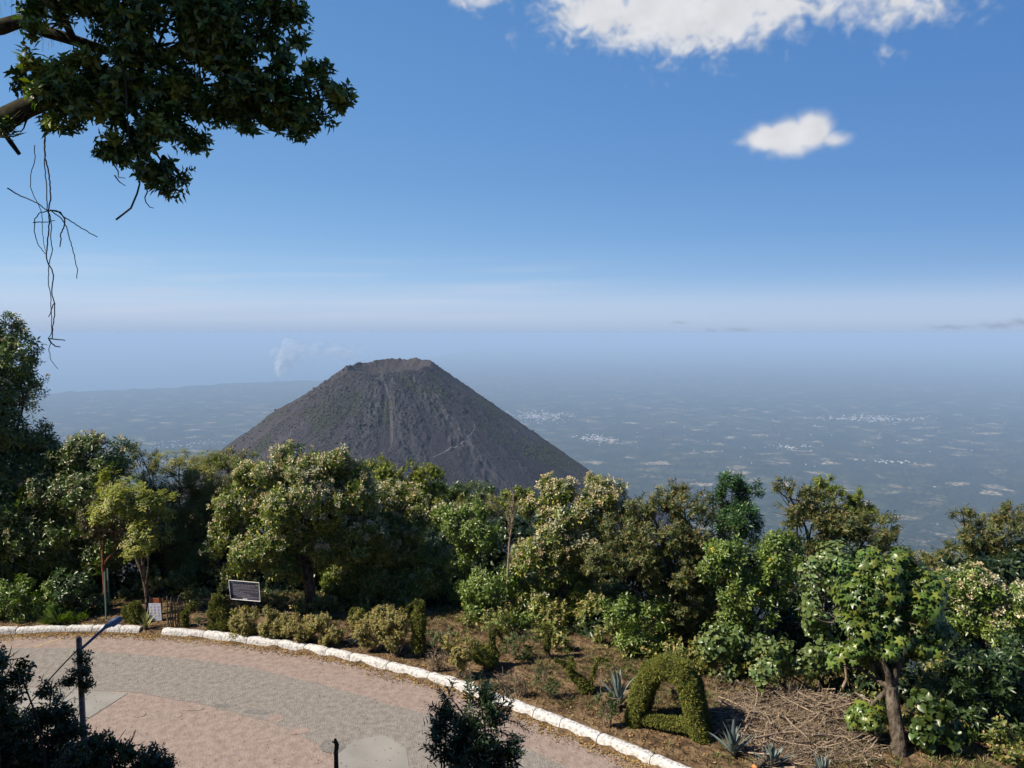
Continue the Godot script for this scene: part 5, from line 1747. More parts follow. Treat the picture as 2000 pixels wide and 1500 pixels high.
const TREES := [
	{"name": "broadleaf_tree", "sp": "dark", "label": "tall dark broadleaf tree with pale shoots at the left edge of the picture", "base": [-20.32, -29], "lobes": [[-19.62, 10.48, -29, 0.97, 0.82], [-18.67, 10.0, -29, 0.74, 0.57], [-19.1, 9.04, -29, 1.39, 0.92], [-18.17, 8.23, -29, 0.46, 0.41], [-19.55, 7.69, -29, 1.74, 1.13], [-19.23, 6.13, -29, 1.63, 0.93], [-17.97, 6.13, -29, 0.89, 0.51], [-18.7, 4.85, -29, 1.99, 1.14], [-19.16, 3.17, -29, 2.23, 1.66], [-20.63, 5.15, -29, 2.1, 4.54], [-19.44, 1.18, -29, 2.24, 1.46], [-17.62, 5.05, -29, 0.82, 0.83]], "trunk": 0.22, "dens": 1.0, "blossom": 0.1, "group": "trees along the edge of the slope"},
	{"name": "broadleaf_tree", "sp": "dark", "label": "dark broadleaf tree with yellowish shoot tips beside the tall tree on the left", "base": [-16.09, -28.5], "lobes": [[-15.39, 5.46, -28.5, 1.42, 0.73], [-16.36, 5.23, -28.5, 1.03, 0.71], [-16.3, 4.07, -28.5, 1.84, 1.12], [-14.87, 4.07, -28.5, 1.61, 1.22], [-16.94, 2.51, -28.5, 1.85, 1.33], [-15.41, 2.32, -28.5, 1.62, 1.22]], "trunk": 0.16, "dens": 1.0, "blossom": 0.18, "group": "trees along the edge of the slope"},
	{"name": "slender_tree", "sp": "redtip", "label": "slender tree with reddish brown trunk behind the two green posts", "base": [-14.7, -27], "lobes": [[-14.56, 3.65, -27, 0.83, 0.62], [-14.86, 3.0, -27, 0.66, 0.46], [-13.94, 3.18, -27, 0.66, 0.43]], "trunk": 0.09, "dens": 0.8, "blossom": 0, "group": "trees along the edge of the slope"},
	{"name": "light_green_tree", "sp": "light", "label": "small yellow green tree with forked trunk above the paper notice", "base": [-12.69, -26.2], "lobes": [[-13.58, 4.76, -26.5, 0.86, 0.49], [-13.02, 4.23, -26.2, 1.31, 0.56], [-13.87, 3.83, -26.2, 0.76, 0.41], [-12.51, 3.28, -25.9, 1.01, 0.44], [-12.24, 4.06, -26.4, 0.77, 0.49], [-12.63, 2.66, -25.4, 0.54, 0.22]], "trunk": 0.085, "dens": 0.55, "blossom": 0, "group": "trees along the edge of the slope"},
	{"name": "flat_topped_tree", "sp": "feather", "label": "flat topped feathery olive green tree behind the yellow green tree", "base": [-13.08, -31], "lobes": [[-13.97, 4.52, -32, 1.6, 0.41], [-13.18, 4.52, -33, 1.46, 0.42], [-13.97, 3.93, -31, 1.5, 0.53], [-12.3, 4.08, -31, 1.5, 0.57], [-13.37, 3.02, -31, 1.75, 0.75], [-12.01, 2.92, -31, 1.38, 0.89], [-12.99, 1.64, -31, 2.01, 1.11]], "trunk": 0.13, "dens": 0.9, "blossom": 0, "group": "trees along the edge of the slope"},
	{"name": "bright_green_tree", "sp": "bright", "label": "bright yellow green treetop left of the volcano foot", "base": [-13.34, -37], "lobes": [[-13.79, 3.68, -37, 1.13, 0.47], [-12.62, 3.61, -37, 1.07, 0.53], [-13.68, 2.8, -37, 1.49, 0.74], [-12.44, 2.68, -37, 1.19, 0.74]], "trunk": 0.12, "dens": 0.9, "blossom": 0, "group": "trees beyond the front row"},
	{"name": "sparse_treetop", "sp": "olive", "label": "sparse grey green treetop just in front of the volcano left foot", "base": [-14.92, -41], "lobes": [[-15.13, 3.53, -41, 0.92, 0.35], [-14.08, 3.58, -41, 0.66, 0.35], [-14.59, 3.0, -41, 1.16, 0.47]], "trunk": 0.1, "dens": 0.5, "blossom": 0, "group": "trees beyond the front row"},
	{"name": "sparse_treetop", "sp": "browntip", "label": "thin brownish treetop standing against the hazy plain on the left", "base": [-17.03, -35], "lobes": [[-17.09, 4.57, -35, 0.56, 0.4], [-16.56, 4.26, -35, 0.62, 0.45], [-16.93, 3.79, -35, 0.96, 0.55]], "trunk": 0.1, "dens": 0.6, "blossom": 0, "group": "trees beyond the front row"},
	{"name": "flowering_tree", "sp": "glossy", "label": "large rounded tree with cream flower tufts in front of the volcano", "base": [-7.02, -26.6], "lobes": [[-7.32, 5.59, -26.6, 1.11, 0.57], [-6.25, 5.46, -26.6, 0.96, 0.57], [-8.41, 4.92, -26.6, 1.18, 0.72], [-5.54, 5.01, -26.6, 0.86, 0.68], [-9.5, 3.92, -26.6, 1.08, 0.8], [-7.32, 4.28, -26.2, 1.8, 1.03], [-6.0, 4.01, -26.6, 1.4, 0.95], [-9.98, 2.83, -26.6, 0.73, 0.76], [-8.38, 2.78, -26.1, 1.27, 0.9], [-9.59, 1.64, -26.6, 0.69, 0.57], [-7.73, 1.89, -25.8, 0.55, 0.67], [-6.83, 2.83, -26.6, 1.51, 0.86], [-5.48, 2.83, -26.6, 1.08, 0.95]], "trunk": 0.2, "dens": 1.25, "blossom": 0.42, "group": "trees along the edge of the slope"},
	{"name": "flowering_tree", "sp": "glossy", "label": "wide dark tree with pale tufts right of the large rounded tree", "base": [-4.79, -28.4], "lobes": [[-5.72, 3.74, -27.4, 0.8, 0.59], [-4.69, 3.8, -28.4, 1.42, 0.61], [-3.48, 3.51, -28.4, 1.1, 0.65], [-5.08, 2.64, -28.4, 1.84, 1.12], [-3.36, 2.25, -28.4, 1.38, 1.22], [-5.48, 1.17, -28.4, 1.62, 1.22], [-3.85, 0.88, -28.4, 1.73, 1.22]], "trunk": 0.18, "dens": 1.1, "blossom": 0.38, "group": "trees along the edge of the slope"},
	{"name": "light_green_tree", "sp": "bright", "label": "sunlit yellow green tree behind the wide dark tree below the volcano", "base": [-5.29, -37], "lobes": [[-6.58, 3.61, -37, 1.01, 0.42], [-5.47, 3.26, -37, 1.43, 0.63], [-4.18, 2.8, -37, 1.02, 0.79], [-3.74, 2.18, -37, 0.78, 0.74], [-6.59, 2.8, -37, 1.49, 0.74], [-5.23, 2.18, -37, 1.79, 0.79]], "trunk": 0.13, "dens": 1.0, "blossom": 0, "group": "trees beyond the front row"},
	{"name": "dark_green_tree", "sp": "dark", "label": "low dark treetop below the middle of the volcano", "base": [-2.59, -40], "lobes": [[-3.1, 1.81, -40, 1.1, 0.46], [-1.94, 1.62, -40, 1.29, 0.51], [-2.56, 1.0, -40, 1.62, 0.57]], "trunk": 0.12, "dens": 1.0, "blossom": 0, "group": "trees beyond the front row"},
	{"name": "rounded_tree", "sp": "olive", "label": "olive green treetop behind the dead sapling", "base": [-0.93, -34], "lobes": [[-2.75, 2.11, -34, 1.21, 0.58], [-1.26, 2.23, -34, 0.93, 0.53], [-0.34, 2.0, -34, 0.77, 0.73], [-1.61, 1.42, -34, 1.65, 0.73]], "trunk": 0.1, "dens": 0.9, "blossom": 0, "group": "trees beyond the front row"},
	{"name": "rounded_tree", "sp": "bright", "label": "small round bright green treetop left of the cream flowering tree", "base": [0.25, -37], "lobes": [[0.07, 2.35, -37, 0.72, 0.48], [0.8, 2.0, -37, 0.66, 0.48], [0.25, 1.67, -37, 1.02, 0.53]], "trunk": 0.1, "dens": 1.0, "blossom": 0, "group": "trees beyond the front row"},
	{"name": "glossy_tree", "sp": "gloss2", "label": "glossy green tree with leafy drooping sprays behind the bird topiary", "base": [-1.02, -27.2], "lobes": [[-2.11, 3.23, -27.2, 0.84, 0.62], [-1.29, 2.76, -27.2, 1.01, 0.78], [-1.93, 2.01, -27.2, 0.8, 0.7], [-0.8, 1.31, -26.2, 1.11, 0.72], [-0.8, 0.57, -26.0, 0.98, 0.56], [-1.38, 3.6, -27.2, 0.66, 0.47], [-1.85, 0.79, -27.2, 0.75, 0.78]], "trunk": 0.1, "dens": 1.1, "blossom": 0.04, "group": "trees along the edge of the slope"},
	{"name": "cream_flowering_tree", "sp": "glossy", "label": "tree covered with dense cream flower heads right of the dead sapling", "base": [1.68, -26], "lobes": [[1.66, 4.63, -26, 0.88, 0.48], [2.94, 4.63, -26, 0.97, 0.52], [1.02, 3.88, -26, 0.72, 0.52], [2.28, 3.79, -26, 1.35, 0.74], [3.42, 3.79, -26, 0.8, 0.67], [1.55, 2.9, -26, 1.18, 0.75], [2.64, 2.81, -26, 1.05, 0.75], [0.88, 2.1, -26, 0.97, 0.82], [1.85, 1.56, -26, 1.06, 0.86], [0.97, 0.66, -26, 0.98, 0.67], [2.3, 0.57, -26, 0.89, 0.71]], "trunk": 0.14, "dens": 1.2, "blossom": 0.8, "group": "trees along the edge of the slope"},
	{"name": "olive_tree", "sp": "browntip", "label": "broad olive green tree with rusty brown shoot tips behind the arch topiary", "base": [5.3, -23.6], "lobes": [[5.03, 5.12, -24.1, 0.7, 0.28], [4.17, 4.69, -23.6, 0.88, 0.44], [5.33, 4.69, -23.6, 0.99, 0.51], [3.54, 3.88, -23.6, 0.8, 0.61], [4.62, 3.72, -23.6, 1.34, 0.74], [5.9, 3.8, -23.6, 0.88, 0.74], [2.65, 3.2, -23.0, 0.67, 0.5], [3.76, 2.9, -23.1, 1.09, 0.56], [5.12, 2.58, -23.6, 1.27, 0.88], [6.24, 2.58, -23.6, 0.84, 0.88], [5.62, 1.44, -23.6, 1.16, 0.75]], "trunk": 0.15, "dens": 1.0, "blossom": 0, "group": "trees along the edge of the slope"},
	{"name": "dark_green_tree", "sp": "feather2", "label": "dark green feathery treetop standing alone against the plain", "base": [8.67, -30], "lobes": [[8.43, 4.13, -30, 0.77, 0.34], [9.25, 3.84, -30, 0.63, 0.3], [7.92, 3.76, -30, 0.44, 0.3], [8.69, 3.45, -30, 0.82, 0.39], [8.91, 2.53, -30, 0.97, 0.86]], "trunk": 0.11, "dens": 1.0, "blossom": 0, "group": "trees beyond the front row"},
	{"name": "olive_tree", "sp": "browntip", "label": "rusty tipped tree with bare forked limbs right of the lone feathery treetop", "base": [9.15, -23.4], "lobes": [[8.37, 5.35, -23.4, 0.42, 0.2], [8.85, 5.16, -23.4, 0.64, 0.3], [8.6, 4.57, -23.4, 0.68, 0.5], [9.49, 4.73, -23.4, 0.83, 0.37], [9.24, 4.09, -23.4, 1.14, 0.57], [10.26, 4.17, -23.4, 0.83, 0.54], [11.06, 3.85, -23.4, 0.87, 0.6], [11.68, 3.5, -23.4, 0.42, 0.44], [10.12, 3.56, -23.4, 1.06, 0.54]], "trunk": 0.13, "dens": 0.95, "blossom": 0, "group": "trees along the edge of the slope"},
	{"name": "conical_tree", "sp": "bright2", "label": "small conical green tree behind the rusty tipped tree on the right", "base": [12.1, -28], "lobes": [[11.56, 4.46, -28, 0.59, 0.36], [11.54, 4.08, -28, 0.77, 0.4], [12.52, 4.02, -28, 0.45, 0.32], [12.61, 3.56, -28, 0.72, 0.36], [13.25, 3.37, -28, 0.41, 0.26], [12.08, 3.41, -28, 1.13, 0.48]], "trunk": 0.1, "dens": 1.2, "blossom": 0, "group": "trees beyond the front row"},
	{"name": "dark_green_tree", "sp": "olive", "label": "low shaded treetop at the notch where the plain shows on the right", "base": [14.14, -27], "lobes": [[13.15, 3.46, -27, 0.35, 0.25], [14.25, 2.13, -27, 0.57, 0.39], [13.71, 1.89, -27, 0.88, 0.48], [14.64, 1.61, -27, 0.88, 0.48]], "trunk": 0.1, "dens": 1.0, "blossom": 0, "group": "trees beyond the front row"},
	{"name": "yellow_flowering_tree", "sp": "gloss2", "label": "light green tree dotted with yellow flowers in front of the rusty tipped tree", "base": [7.03, -22], "lobes": [[6.25, 3.65, -22, 0.75, 0.41], [5.99, 3.19, -22, 0.64, 0.44], [7.0, 3.31, -22, 0.82, 0.51], [7.77, 3.69, -22, 0.71, 0.54], [6.72, 2.58, -22, 0.82, 0.6], [7.76, 2.89, -22, 0.68, 0.57], [6.62, 1.67, -22, 0.57, 0.73], [7.48, 2.02, -22, 0.5, 0.57]], "trunk": 0.09, "dens": 0.95, "blossom": 0.05, "group": "trees along the edge of the slope", "bsp": "yellow_flower"},
	{"name": "vine_draped_tree", "sp": "round", "label": "tree draped with round leaved vines left of the large leaved tree", "base": [8.55, -20.6], "lobes": [[8.38, 3.38, -20.6, 0.5, 0.65], [8.72, 3.91, -20.6, 0.6, 0.44], [8.27, 2.38, -20.6, 0.44, 0.77], [8.44, 1.23, -20.6, 0.57, 0.66], [8.95, 3.17, -20.6, 0.4, 0.44]], "trunk": 0.08, "dens": 0.85, "blossom": 0, "group": "trees along the edge of the slope"},
	{"name": "large_leaved_tree", "sp": "maple", "label": "tree with large lobed bright green leaves beside the brush pile", "base": [9.04, -17.3], "lobes": [[8.72, 4.43, -18.4, 0.84, 0.34], [9.38, 4.22, -18.4, 0.93, 0.45], [8.55, 3.71, -18.4, 0.72, 0.45], [9.32, 3.45, -18.4, 1.05, 0.56], [10.05, 3.83, -18.4, 0.69, 0.48], [8.3, 2.77, -18.4, 0.57, 0.58], [9.05, 2.62, -18.4, 0.84, 0.58], [9.93, 2.81, -18.4, 0.69, 0.61], [8.23, 2.04, -18.4, 0.42, 0.27], [9.24, 1.95, -18.4, 0.57, 0.32], [8.57, 0.9, -18.1, 0.39, 0.55]], "trunk": 0.17, "dens": 1.0, "blossom": 0, "group": "trees along the edge of the slope"},
	{"name": "olive_tree", "sp": "browntip", "label": "olive treetop rising at the right edge of the picture", "base": [16.45, -26], "lobes": [[15.43, 3.85, -26, 0.59, 0.3], [16.83, 3.81, -26, 0.84, 0.37], [15.55, 3.08, -26, 0.84, 0.6], [16.78, 3.03, -26, 1.18, 0.78], [17.61, 2.1, -26, 0.97, 1.12], [15.85, 2.13, -26, 1.18, 0.75], [14.7, 2.24, -26, 0.72, 0.41]], "trunk": 0.13, "dens": 1.0, "blossom": 0, "group": "trees along the edge of the slope"},
	{"name": "cream_flowering_tree", "sp": "gloss2", "label": "tree with flat cream flower clusters at the right edge below the olive treetop", "base": [13.57, -21], "lobes": [[12.83, 2.89, -21, 0.92, 0.54], [13.76, 2.77, -21, 0.92, 0.67], [12.64, 2.16, -21, 0.79, 0.55], [13.51, 1.9, -21, 0.96, 0.7], [14.36, 2.16, -21, 0.75, 0.76], [12.26, 2.89, -21, 0.62, 0.45]], "trunk": 0.1, "dens": 1.0, "blossom": 0.5, "group": "trees along the edge of the slope"}
]
const BUSHES := [
	{"name": "understorey_bush", "sp": "gloss2", "label": "shaded bush behind the kerb at the far left below the tall tree", "base": [-17.25, -26.3], "lobes": [[-17.33, 0.82, -26.3, 0.89, 0.71], [-16.26, 0.73, -26.3, 0.71, 0.64], [-16.82, 0.28, -26.3, 1.07, 0.47]], "trunk": 0.03, "dens": 1.0, "blossom": 0, "group": "bushes below the trees"},
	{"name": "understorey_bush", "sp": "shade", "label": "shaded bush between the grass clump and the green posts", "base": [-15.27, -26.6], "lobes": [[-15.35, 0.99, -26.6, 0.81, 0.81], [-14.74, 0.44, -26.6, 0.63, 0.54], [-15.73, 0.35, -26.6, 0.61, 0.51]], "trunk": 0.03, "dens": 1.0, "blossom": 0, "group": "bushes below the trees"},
	{"name": "understorey_bush", "sp": "gloss2", "label": "glossy sunlit bush behind the long necked bird topiary", "base": [0.0, -25.2], "lobes": [[-0.26, 0.42, -25.2, 0.69, 0.41], [0.69, 0.33, -25.2, 0.69, 0.45], [0.17, 0.16, -25.2, 0.69, 0.31]], "trunk": 0.03, "dens": 1.0, "blossom": 0, "group": "bushes below the trees"},
	{"name": "understorey_bush", "sp": "gloss2", "label": "tangled bush at the foot of the rusty tipped olive tree", "base": [4.24, -23], "lobes": [[3.36, 1.58, -23, 0.69, 0.53], [4.22, 1.42, -23, 0.63, 0.56], [3.92, 0.69, -23, 0.78, 0.47]], "trunk": 0.03, "dens": 1.0, "blossom": 0, "group": "bushes below the trees"},
	{"name": "understorey_bush", "sp": "round", "label": "shaded bush with round leaves right behind the arch topiary", "base": [6.17, -21.5], "lobes": [[5.86, 1.23, -21.5, 0.65, 0.59], [6.6, 0.92, -21.5, 0.59, 0.59], [6.17, 0.47, -21.5, 0.59, 0.38]], "trunk": 0.03, "dens": 1.0, "blossom": 0, "group": "bushes below the trees"},
	{"name": "understorey_bush", "sp": "round", "label": "bush with round pale leaves behind the brush pile", "base": [7.49, -20.3], "lobes": [[7.07, 1.43, -20.3, 0.5, 0.55], [7.77, 1.15, -20.3, 0.55, 0.5], [6.94, 0.86, -20.3, 0.64, 0.33]], "trunk": 0.03, "dens": 1.0, "blossom": 0, "group": "bushes below the trees"},
	{"name": "large_leaved_bush", "sp": "heart", "label": "bush with big heart shaped leaves at the foot of the large leaved tree", "base": [9.99, -17.4], "lobes": [[9.84, 1.43, -17.4, 0.36, 0.31], [9.69, 0.69, -17.4, 0.33, 0.36], [10.29, 0.69, -17.4, 0.31, 0.36]], "trunk": 0.03, "dens": 1.0, "blossom": 0, "group": "bushes below the trees"},
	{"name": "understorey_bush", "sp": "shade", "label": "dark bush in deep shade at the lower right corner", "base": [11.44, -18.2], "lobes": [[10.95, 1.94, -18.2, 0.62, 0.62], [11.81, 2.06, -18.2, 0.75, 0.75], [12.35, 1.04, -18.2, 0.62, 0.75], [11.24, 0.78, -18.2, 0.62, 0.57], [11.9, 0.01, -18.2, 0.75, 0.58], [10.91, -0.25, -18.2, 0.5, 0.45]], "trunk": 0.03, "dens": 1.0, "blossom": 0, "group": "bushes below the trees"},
	{"name": "understorey_bush", "sp": "dry", "label": "dry brown bush at the back edge of the brush pile", "base": [6.11, -20.8], "lobes": [[5.69, 0.49, -20.8, 0.43, 0.31], [6.26, 0.27, -20.8, 0.48, 0.31]], "trunk": 0.03, "dens": 0.6, "blossom": 0, "group": "bushes below the trees"}
]
const WOODS := [
	[-21.52, 1.29, -30, 2.44, 2.44],
	[-19.08, 1.29, -30, 1.83, 2.44],
	[-17.64, 0.58, -31, 1.89, 1.89],
	[-15.53, 0.79, -31, 1.68, 2.1],
	[-14.3, -0.03, -33, 1.79, 2.01],
	[-12.5, 0.42, -33, 1.56, 2.23],
	[-10.4, 0.27, -32, 1.52, 2.38],
	[-8.68, -0.17, -32, 1.74, 2.39],
	[-6.94, -0.17, -32, 1.74, 2.39],
	[-5.2, 0.05, -32, 1.73, 2.39],
	[-3.25, 0.27, -32, 1.52, 1.95],
	[-1.52, 0.27, -32, 1.52, 1.73],
	[0.0, 0.79, -31, 1.47, 1.68],
	[1.42, 0.67, -30, 1.22, 1.83],
	[2.95, 0.98, -29, 1.38, 1.57],
	[4.37, 1.1, -28, 1.33, 1.33],
	[5.68, 1.23, -27, 1.28, 1.65],
	[7.18, 1.76, -26.5, 1.08, 1.44],
	[8.61, 1.94, -26.5, 1.26, 1.26],
	[9.87, 1.56, -26, 1.23, 1.23],
	[11.07, 1.72, -25.5, 1.21, 1.04],
	[12.22, 1.36, -25, 1.19, 1.02],
	[13.06, 1.21, -24, 1.14, 1.14],
	[14.94, 1.36, -25, 1.19, 1.19],
	[16.47, 1.36, -25, 1.36, 1.36],
	[18.0, 1.36, -25, 1.36, 2.04],
	[-18.22, -0.44, -28.5, 1.55, 0.78],
	[-15.5, -0.44, -28.5, 1.55, 0.78],
	[-12.99, -0.64, -28.5, 1.16, 0.7],
	[-11.05, -0.64, -28.5, 1.16, 0.7],
	[-8.92, -0.64, -28.5, 1.16, 0.78],
	[-6.48, -0.45, -28, 1.33, 0.76],
	[-4.12, -0.26, -27.5, 1.31, 0.75],
	[-2.23, -0.19, -27.3, 1.11, 0.74],
	[3.07, 0.15, -25, 1.02, 0.68],
	[5.01, 0.17, -24.5, 1.0, 0.83],
	[6.54, 0.71, -24, 0.98, 1.14],
	[8.01, 0.57, -23.5, 0.96, 0.96],
	[9.21, 0.5, -22.5, 0.92, 0.92],
	[10.27, 0.92, -21.5, 0.88, 1.03],
	[9.46, 0.29, -20.3, 0.83, 0.56],
	[10.84, 0.58, -20.3, 0.97, 0.83],
	[12.04, 0.72, -20, 0.96, 0.96],
	[13.41, 0.72, -20, 1.09, 1.23],
	[12.47, 0.92, -21.5, 1.03, 0.88],
	[12.86, 1.6, -22.5, 0.92, 0.77],
	[8.81, 1.38, -24, 0.98, 0.98],
	[8.46, 1.25, -22.8, 0.85, 0.78],
	[7.21, 0.41, -22, 0.9, 0.6],
	[9.49, 1.6, -22.5, 0.77, 0.92]
]
const TOPIARY := [
	{"name": "topiary_bush", "label": "dark rounded topiary bush left of the paper notice", "caps": [[-13.18, 0.35, -25.75, -13.2, 0.53, -25.75, 0.21, 0.18], [-12.9, 0.3, -25.75, -12.92, 0.66, -25.75, 0.3, 0.23], [-12.79, 0.21, -25.75, -12.82, 0.39, -25.75, 0.28, 0.25]], "stems": [[-12.94, -0.08, -25.75, -12.93, 0.21, -25.75, 0.053]], "d": 25.75},
	{"name": "topiary_figure", "label": "small two lobed topiary figure just right of the kerb gap", "caps": [[-11.01, 0.26, -25.35, -11.04, 0.57, -25.35, 0.17, 0.16], [-10.93, 0.63, -25.35, -10.79, 0.86, -25.35, 0.14, 0.14]], "stems": [[-11.0, 0.01, -25.35, -10.99, 0.26, -25.35, 0.043]], "d": 25.35},
	{"name": "topiary_figure", "label": "bear shaped topiary stacked in rounded lobes left of the leafy hedge", "caps": [[-9.8, 1.16, -25.0, -9.8, 1.21, -25.0, 0.2, 0.19], [-9.99, 1.0, -25.0, -9.89, 0.96, -25.0, 0.1, 0.12], [-9.97, 0.72, -25.0, -9.79, 0.77, -25.0, 0.2, 0.2], [-9.98, 0.29, -25.0, -9.87, 0.32, -25.0, 0.19, 0.19], [-9.6, 0.46, -25.0, -9.62, 0.91, -25.0, 0.26, 0.2], [-9.53, 0.29, -25.0, -9.56, 0.49, -25.0, 0.24, 0.24]], "stems": [[-9.71, 0.11, -25.0, -9.7, 0.36, -25.0, 0.051]], "d": 25.0},
	{"name": "topiary_figure", "label": "small topiary animal head rising behind the gap in the hedge", "caps": [[-5.12, 1.0, -24.3, -4.89, 0.93, -24.3, 0.17, 0.17], [-4.86, 0.83, -24.3, -5.03, 0.49, -24.3, 0.17, 0.12]], "stems": [[-4.97, -0.0, -24.3, -5.0, 0.49, -24.3, 0.041]], "d": 24.3},
	{"name": "topiary_penguin", "label": "tall upright penguin topiary with a hooked beak", "caps": [[-2.83, 0.46, -22.9, -2.84, 1.37, -22.9, 0.23, 0.26], [-2.84, 1.37, -22.9, -2.8, 1.71, -22.9, 0.23, 0.19], [-2.8, 1.76, -22.9, -2.91, 1.8, -22.9, 0.17, 0.14], [-2.99, 1.79, -22.9, -3.18, 1.66, -22.9, 0.08, 0.03]], "stems": [[-2.78, 0.01, -22.9, -2.81, 0.46, -22.9, 0.078], [-2.63, 0.01, -22.9, -2.69, 0.49, -22.9, 0.047]], "d": 22.9},
	{"name": "topiary_bird", "label": "long necked bird topiary on two thin stems with a straight tail", "caps": [[-0.9, 0.59, -22.0, -0.63, 0.5, -22.0, 0.3, 0.3], [-0.57, 0.74, -22.0, -0.6, 1.18, -22.0, 0.14, 0.11], [-0.6, 1.21, -22.0, -0.48, 1.33, -22.0, 0.1, 0.09], [-0.45, 1.31, -22.0, -0.24, 0.96, -22.0, 0.07, 0.04], [-0.99, 0.93, -22.0, -1.41, 1.02, -22.0, 0.06, 0.05]], "stems": [[-0.78, -0.03, -22.0, -0.81, 0.31, -22.0, 0.038], [-0.48, -0.09, -22.0, -0.57, 0.28, -22.0, 0.038]], "d": 22.0},
	{"name": "topiary_figure", "label": "shaggy topiary neck and head facing left behind the curled tail animal", "caps": [[1.05, 0.46, -22.6, 1.11, 1.01, -22.6, 0.12, 0.12], [1.11, 1.09, -22.6, 0.99, 1.19, -22.6, 0.14, 0.12], [0.95, 1.16, -22.6, 0.62, 1.23, -22.6, 0.09, 0.06]], "stems": [[1.24, -0.01, -22.6, 1.08, 0.49, -22.6, 0.039], [1.02, -0.01, -22.6, 1.05, 0.49, -22.6, 0.031]], "d": 22.6},
	{"name": "topiary_animal", "label": "topiary animal with a curled raised tail left of the agave", "caps": [[1.65, 0.7, -20.4, 2.1, 0.31, -20.4, 0.15, 0.18], [1.56, 0.93, -20.4, 1.64, 0.99, -20.4, 0.14, 0.13], [1.45, 1.02, -20.4, 1.2, 1.1, -20.4, 0.1, 0.06], [1.62, 1.07, -20.4, 1.63, 1.19, -20.4, 0.04, 0.03], [2.15, 0.42, -20.4, 2.23, 0.79, -20.4, 0.08, 0.06], [2.23, 0.85, -20.4, 2.4, 1.13, -20.4, 0.06, 0.06], [2.4, 1.15, -20.4, 2.62, 1.1, -20.4, 0.06, 0.04], [1.96, 0.31, -20.4, 2.07, 0.07, -20.4, 0.18, 0.11]], "stems": [[2.03, -0.13, -20.4, 2.03, 0.17, -20.4, 0.042], [1.82, -0.07, -20.4, 1.84, 0.31, -20.4, 0.028]], "d": 20.4},
	{"name": "topiary_arch", "label": "large dense horseshoe arch topiary with a cross bar beside the white kerb", "caps": [[3.04, -0.06, -18.75, 3.08, 0.45, -18.73, 0.22, 0.25], [3.08, 0.45, -18.73, 3.22, 1.14, -18.65, 0.25, 0.28], [3.22, 1.14, -18.65, 3.45, 1.63, -18.53, 0.28, 0.29], [3.45, 1.63, -18.53, 3.74, 1.83, -18.37, 0.29, 0.3], [3.74, 1.83, -18.37, 4.06, 1.75, -18.2, 0.3, 0.3], [4.06, 1.75, -18.2, 4.26, 1.45, -18.09, 0.3, 0.27], [4.26, 1.45, -18.09, 4.38, 0.93, -18.03, 0.27, 0.25], [4.38, 0.93, -18.03, 4.47, 0.44, -17.98, 0.25, 0.24], [4.47, 0.44, -17.98, 4.63, 0.17, -17.9, 0.24, 0.19], [3.34, 0.42, -18.59, 3.83, 0.43, -18.34, 0.18, 0.18], [3.83, 0.43, -18.34, 4.36, 0.48, -18.05, 0.18, 0.19], [3.27, -0.23, -19.17, 3.31, 0.29, -19.15, 0.21, 0.24], [3.31, 0.29, -19.15, 3.45, 1.0, -19.07, 0.24, 0.26], [3.45, 1.0, -19.07, 3.68, 1.5, -18.95, 0.26, 0.27], [3.68, 1.5, -18.95, 3.98, 1.7, -18.79, 0.27, 0.29], [3.98, 1.7, -18.79, 4.3, 1.62, -18.62, 0.28, 0.28], [4.3, 1.62, -18.62, 4.51, 1.3, -18.51, 0.28, 0.25], [4.51, 1.3, -18.51, 4.63, 0.77, -18.45, 0.25, 0.24], [4.63, 0.77, -18.45, 4.73, 0.27, -18.41, 0.24, 0.23], [4.73, 0.27, -18.41, 4.89, -0.01, -18.32, 0.23, 0.18]], "stems": [], "d": 18.75}
]
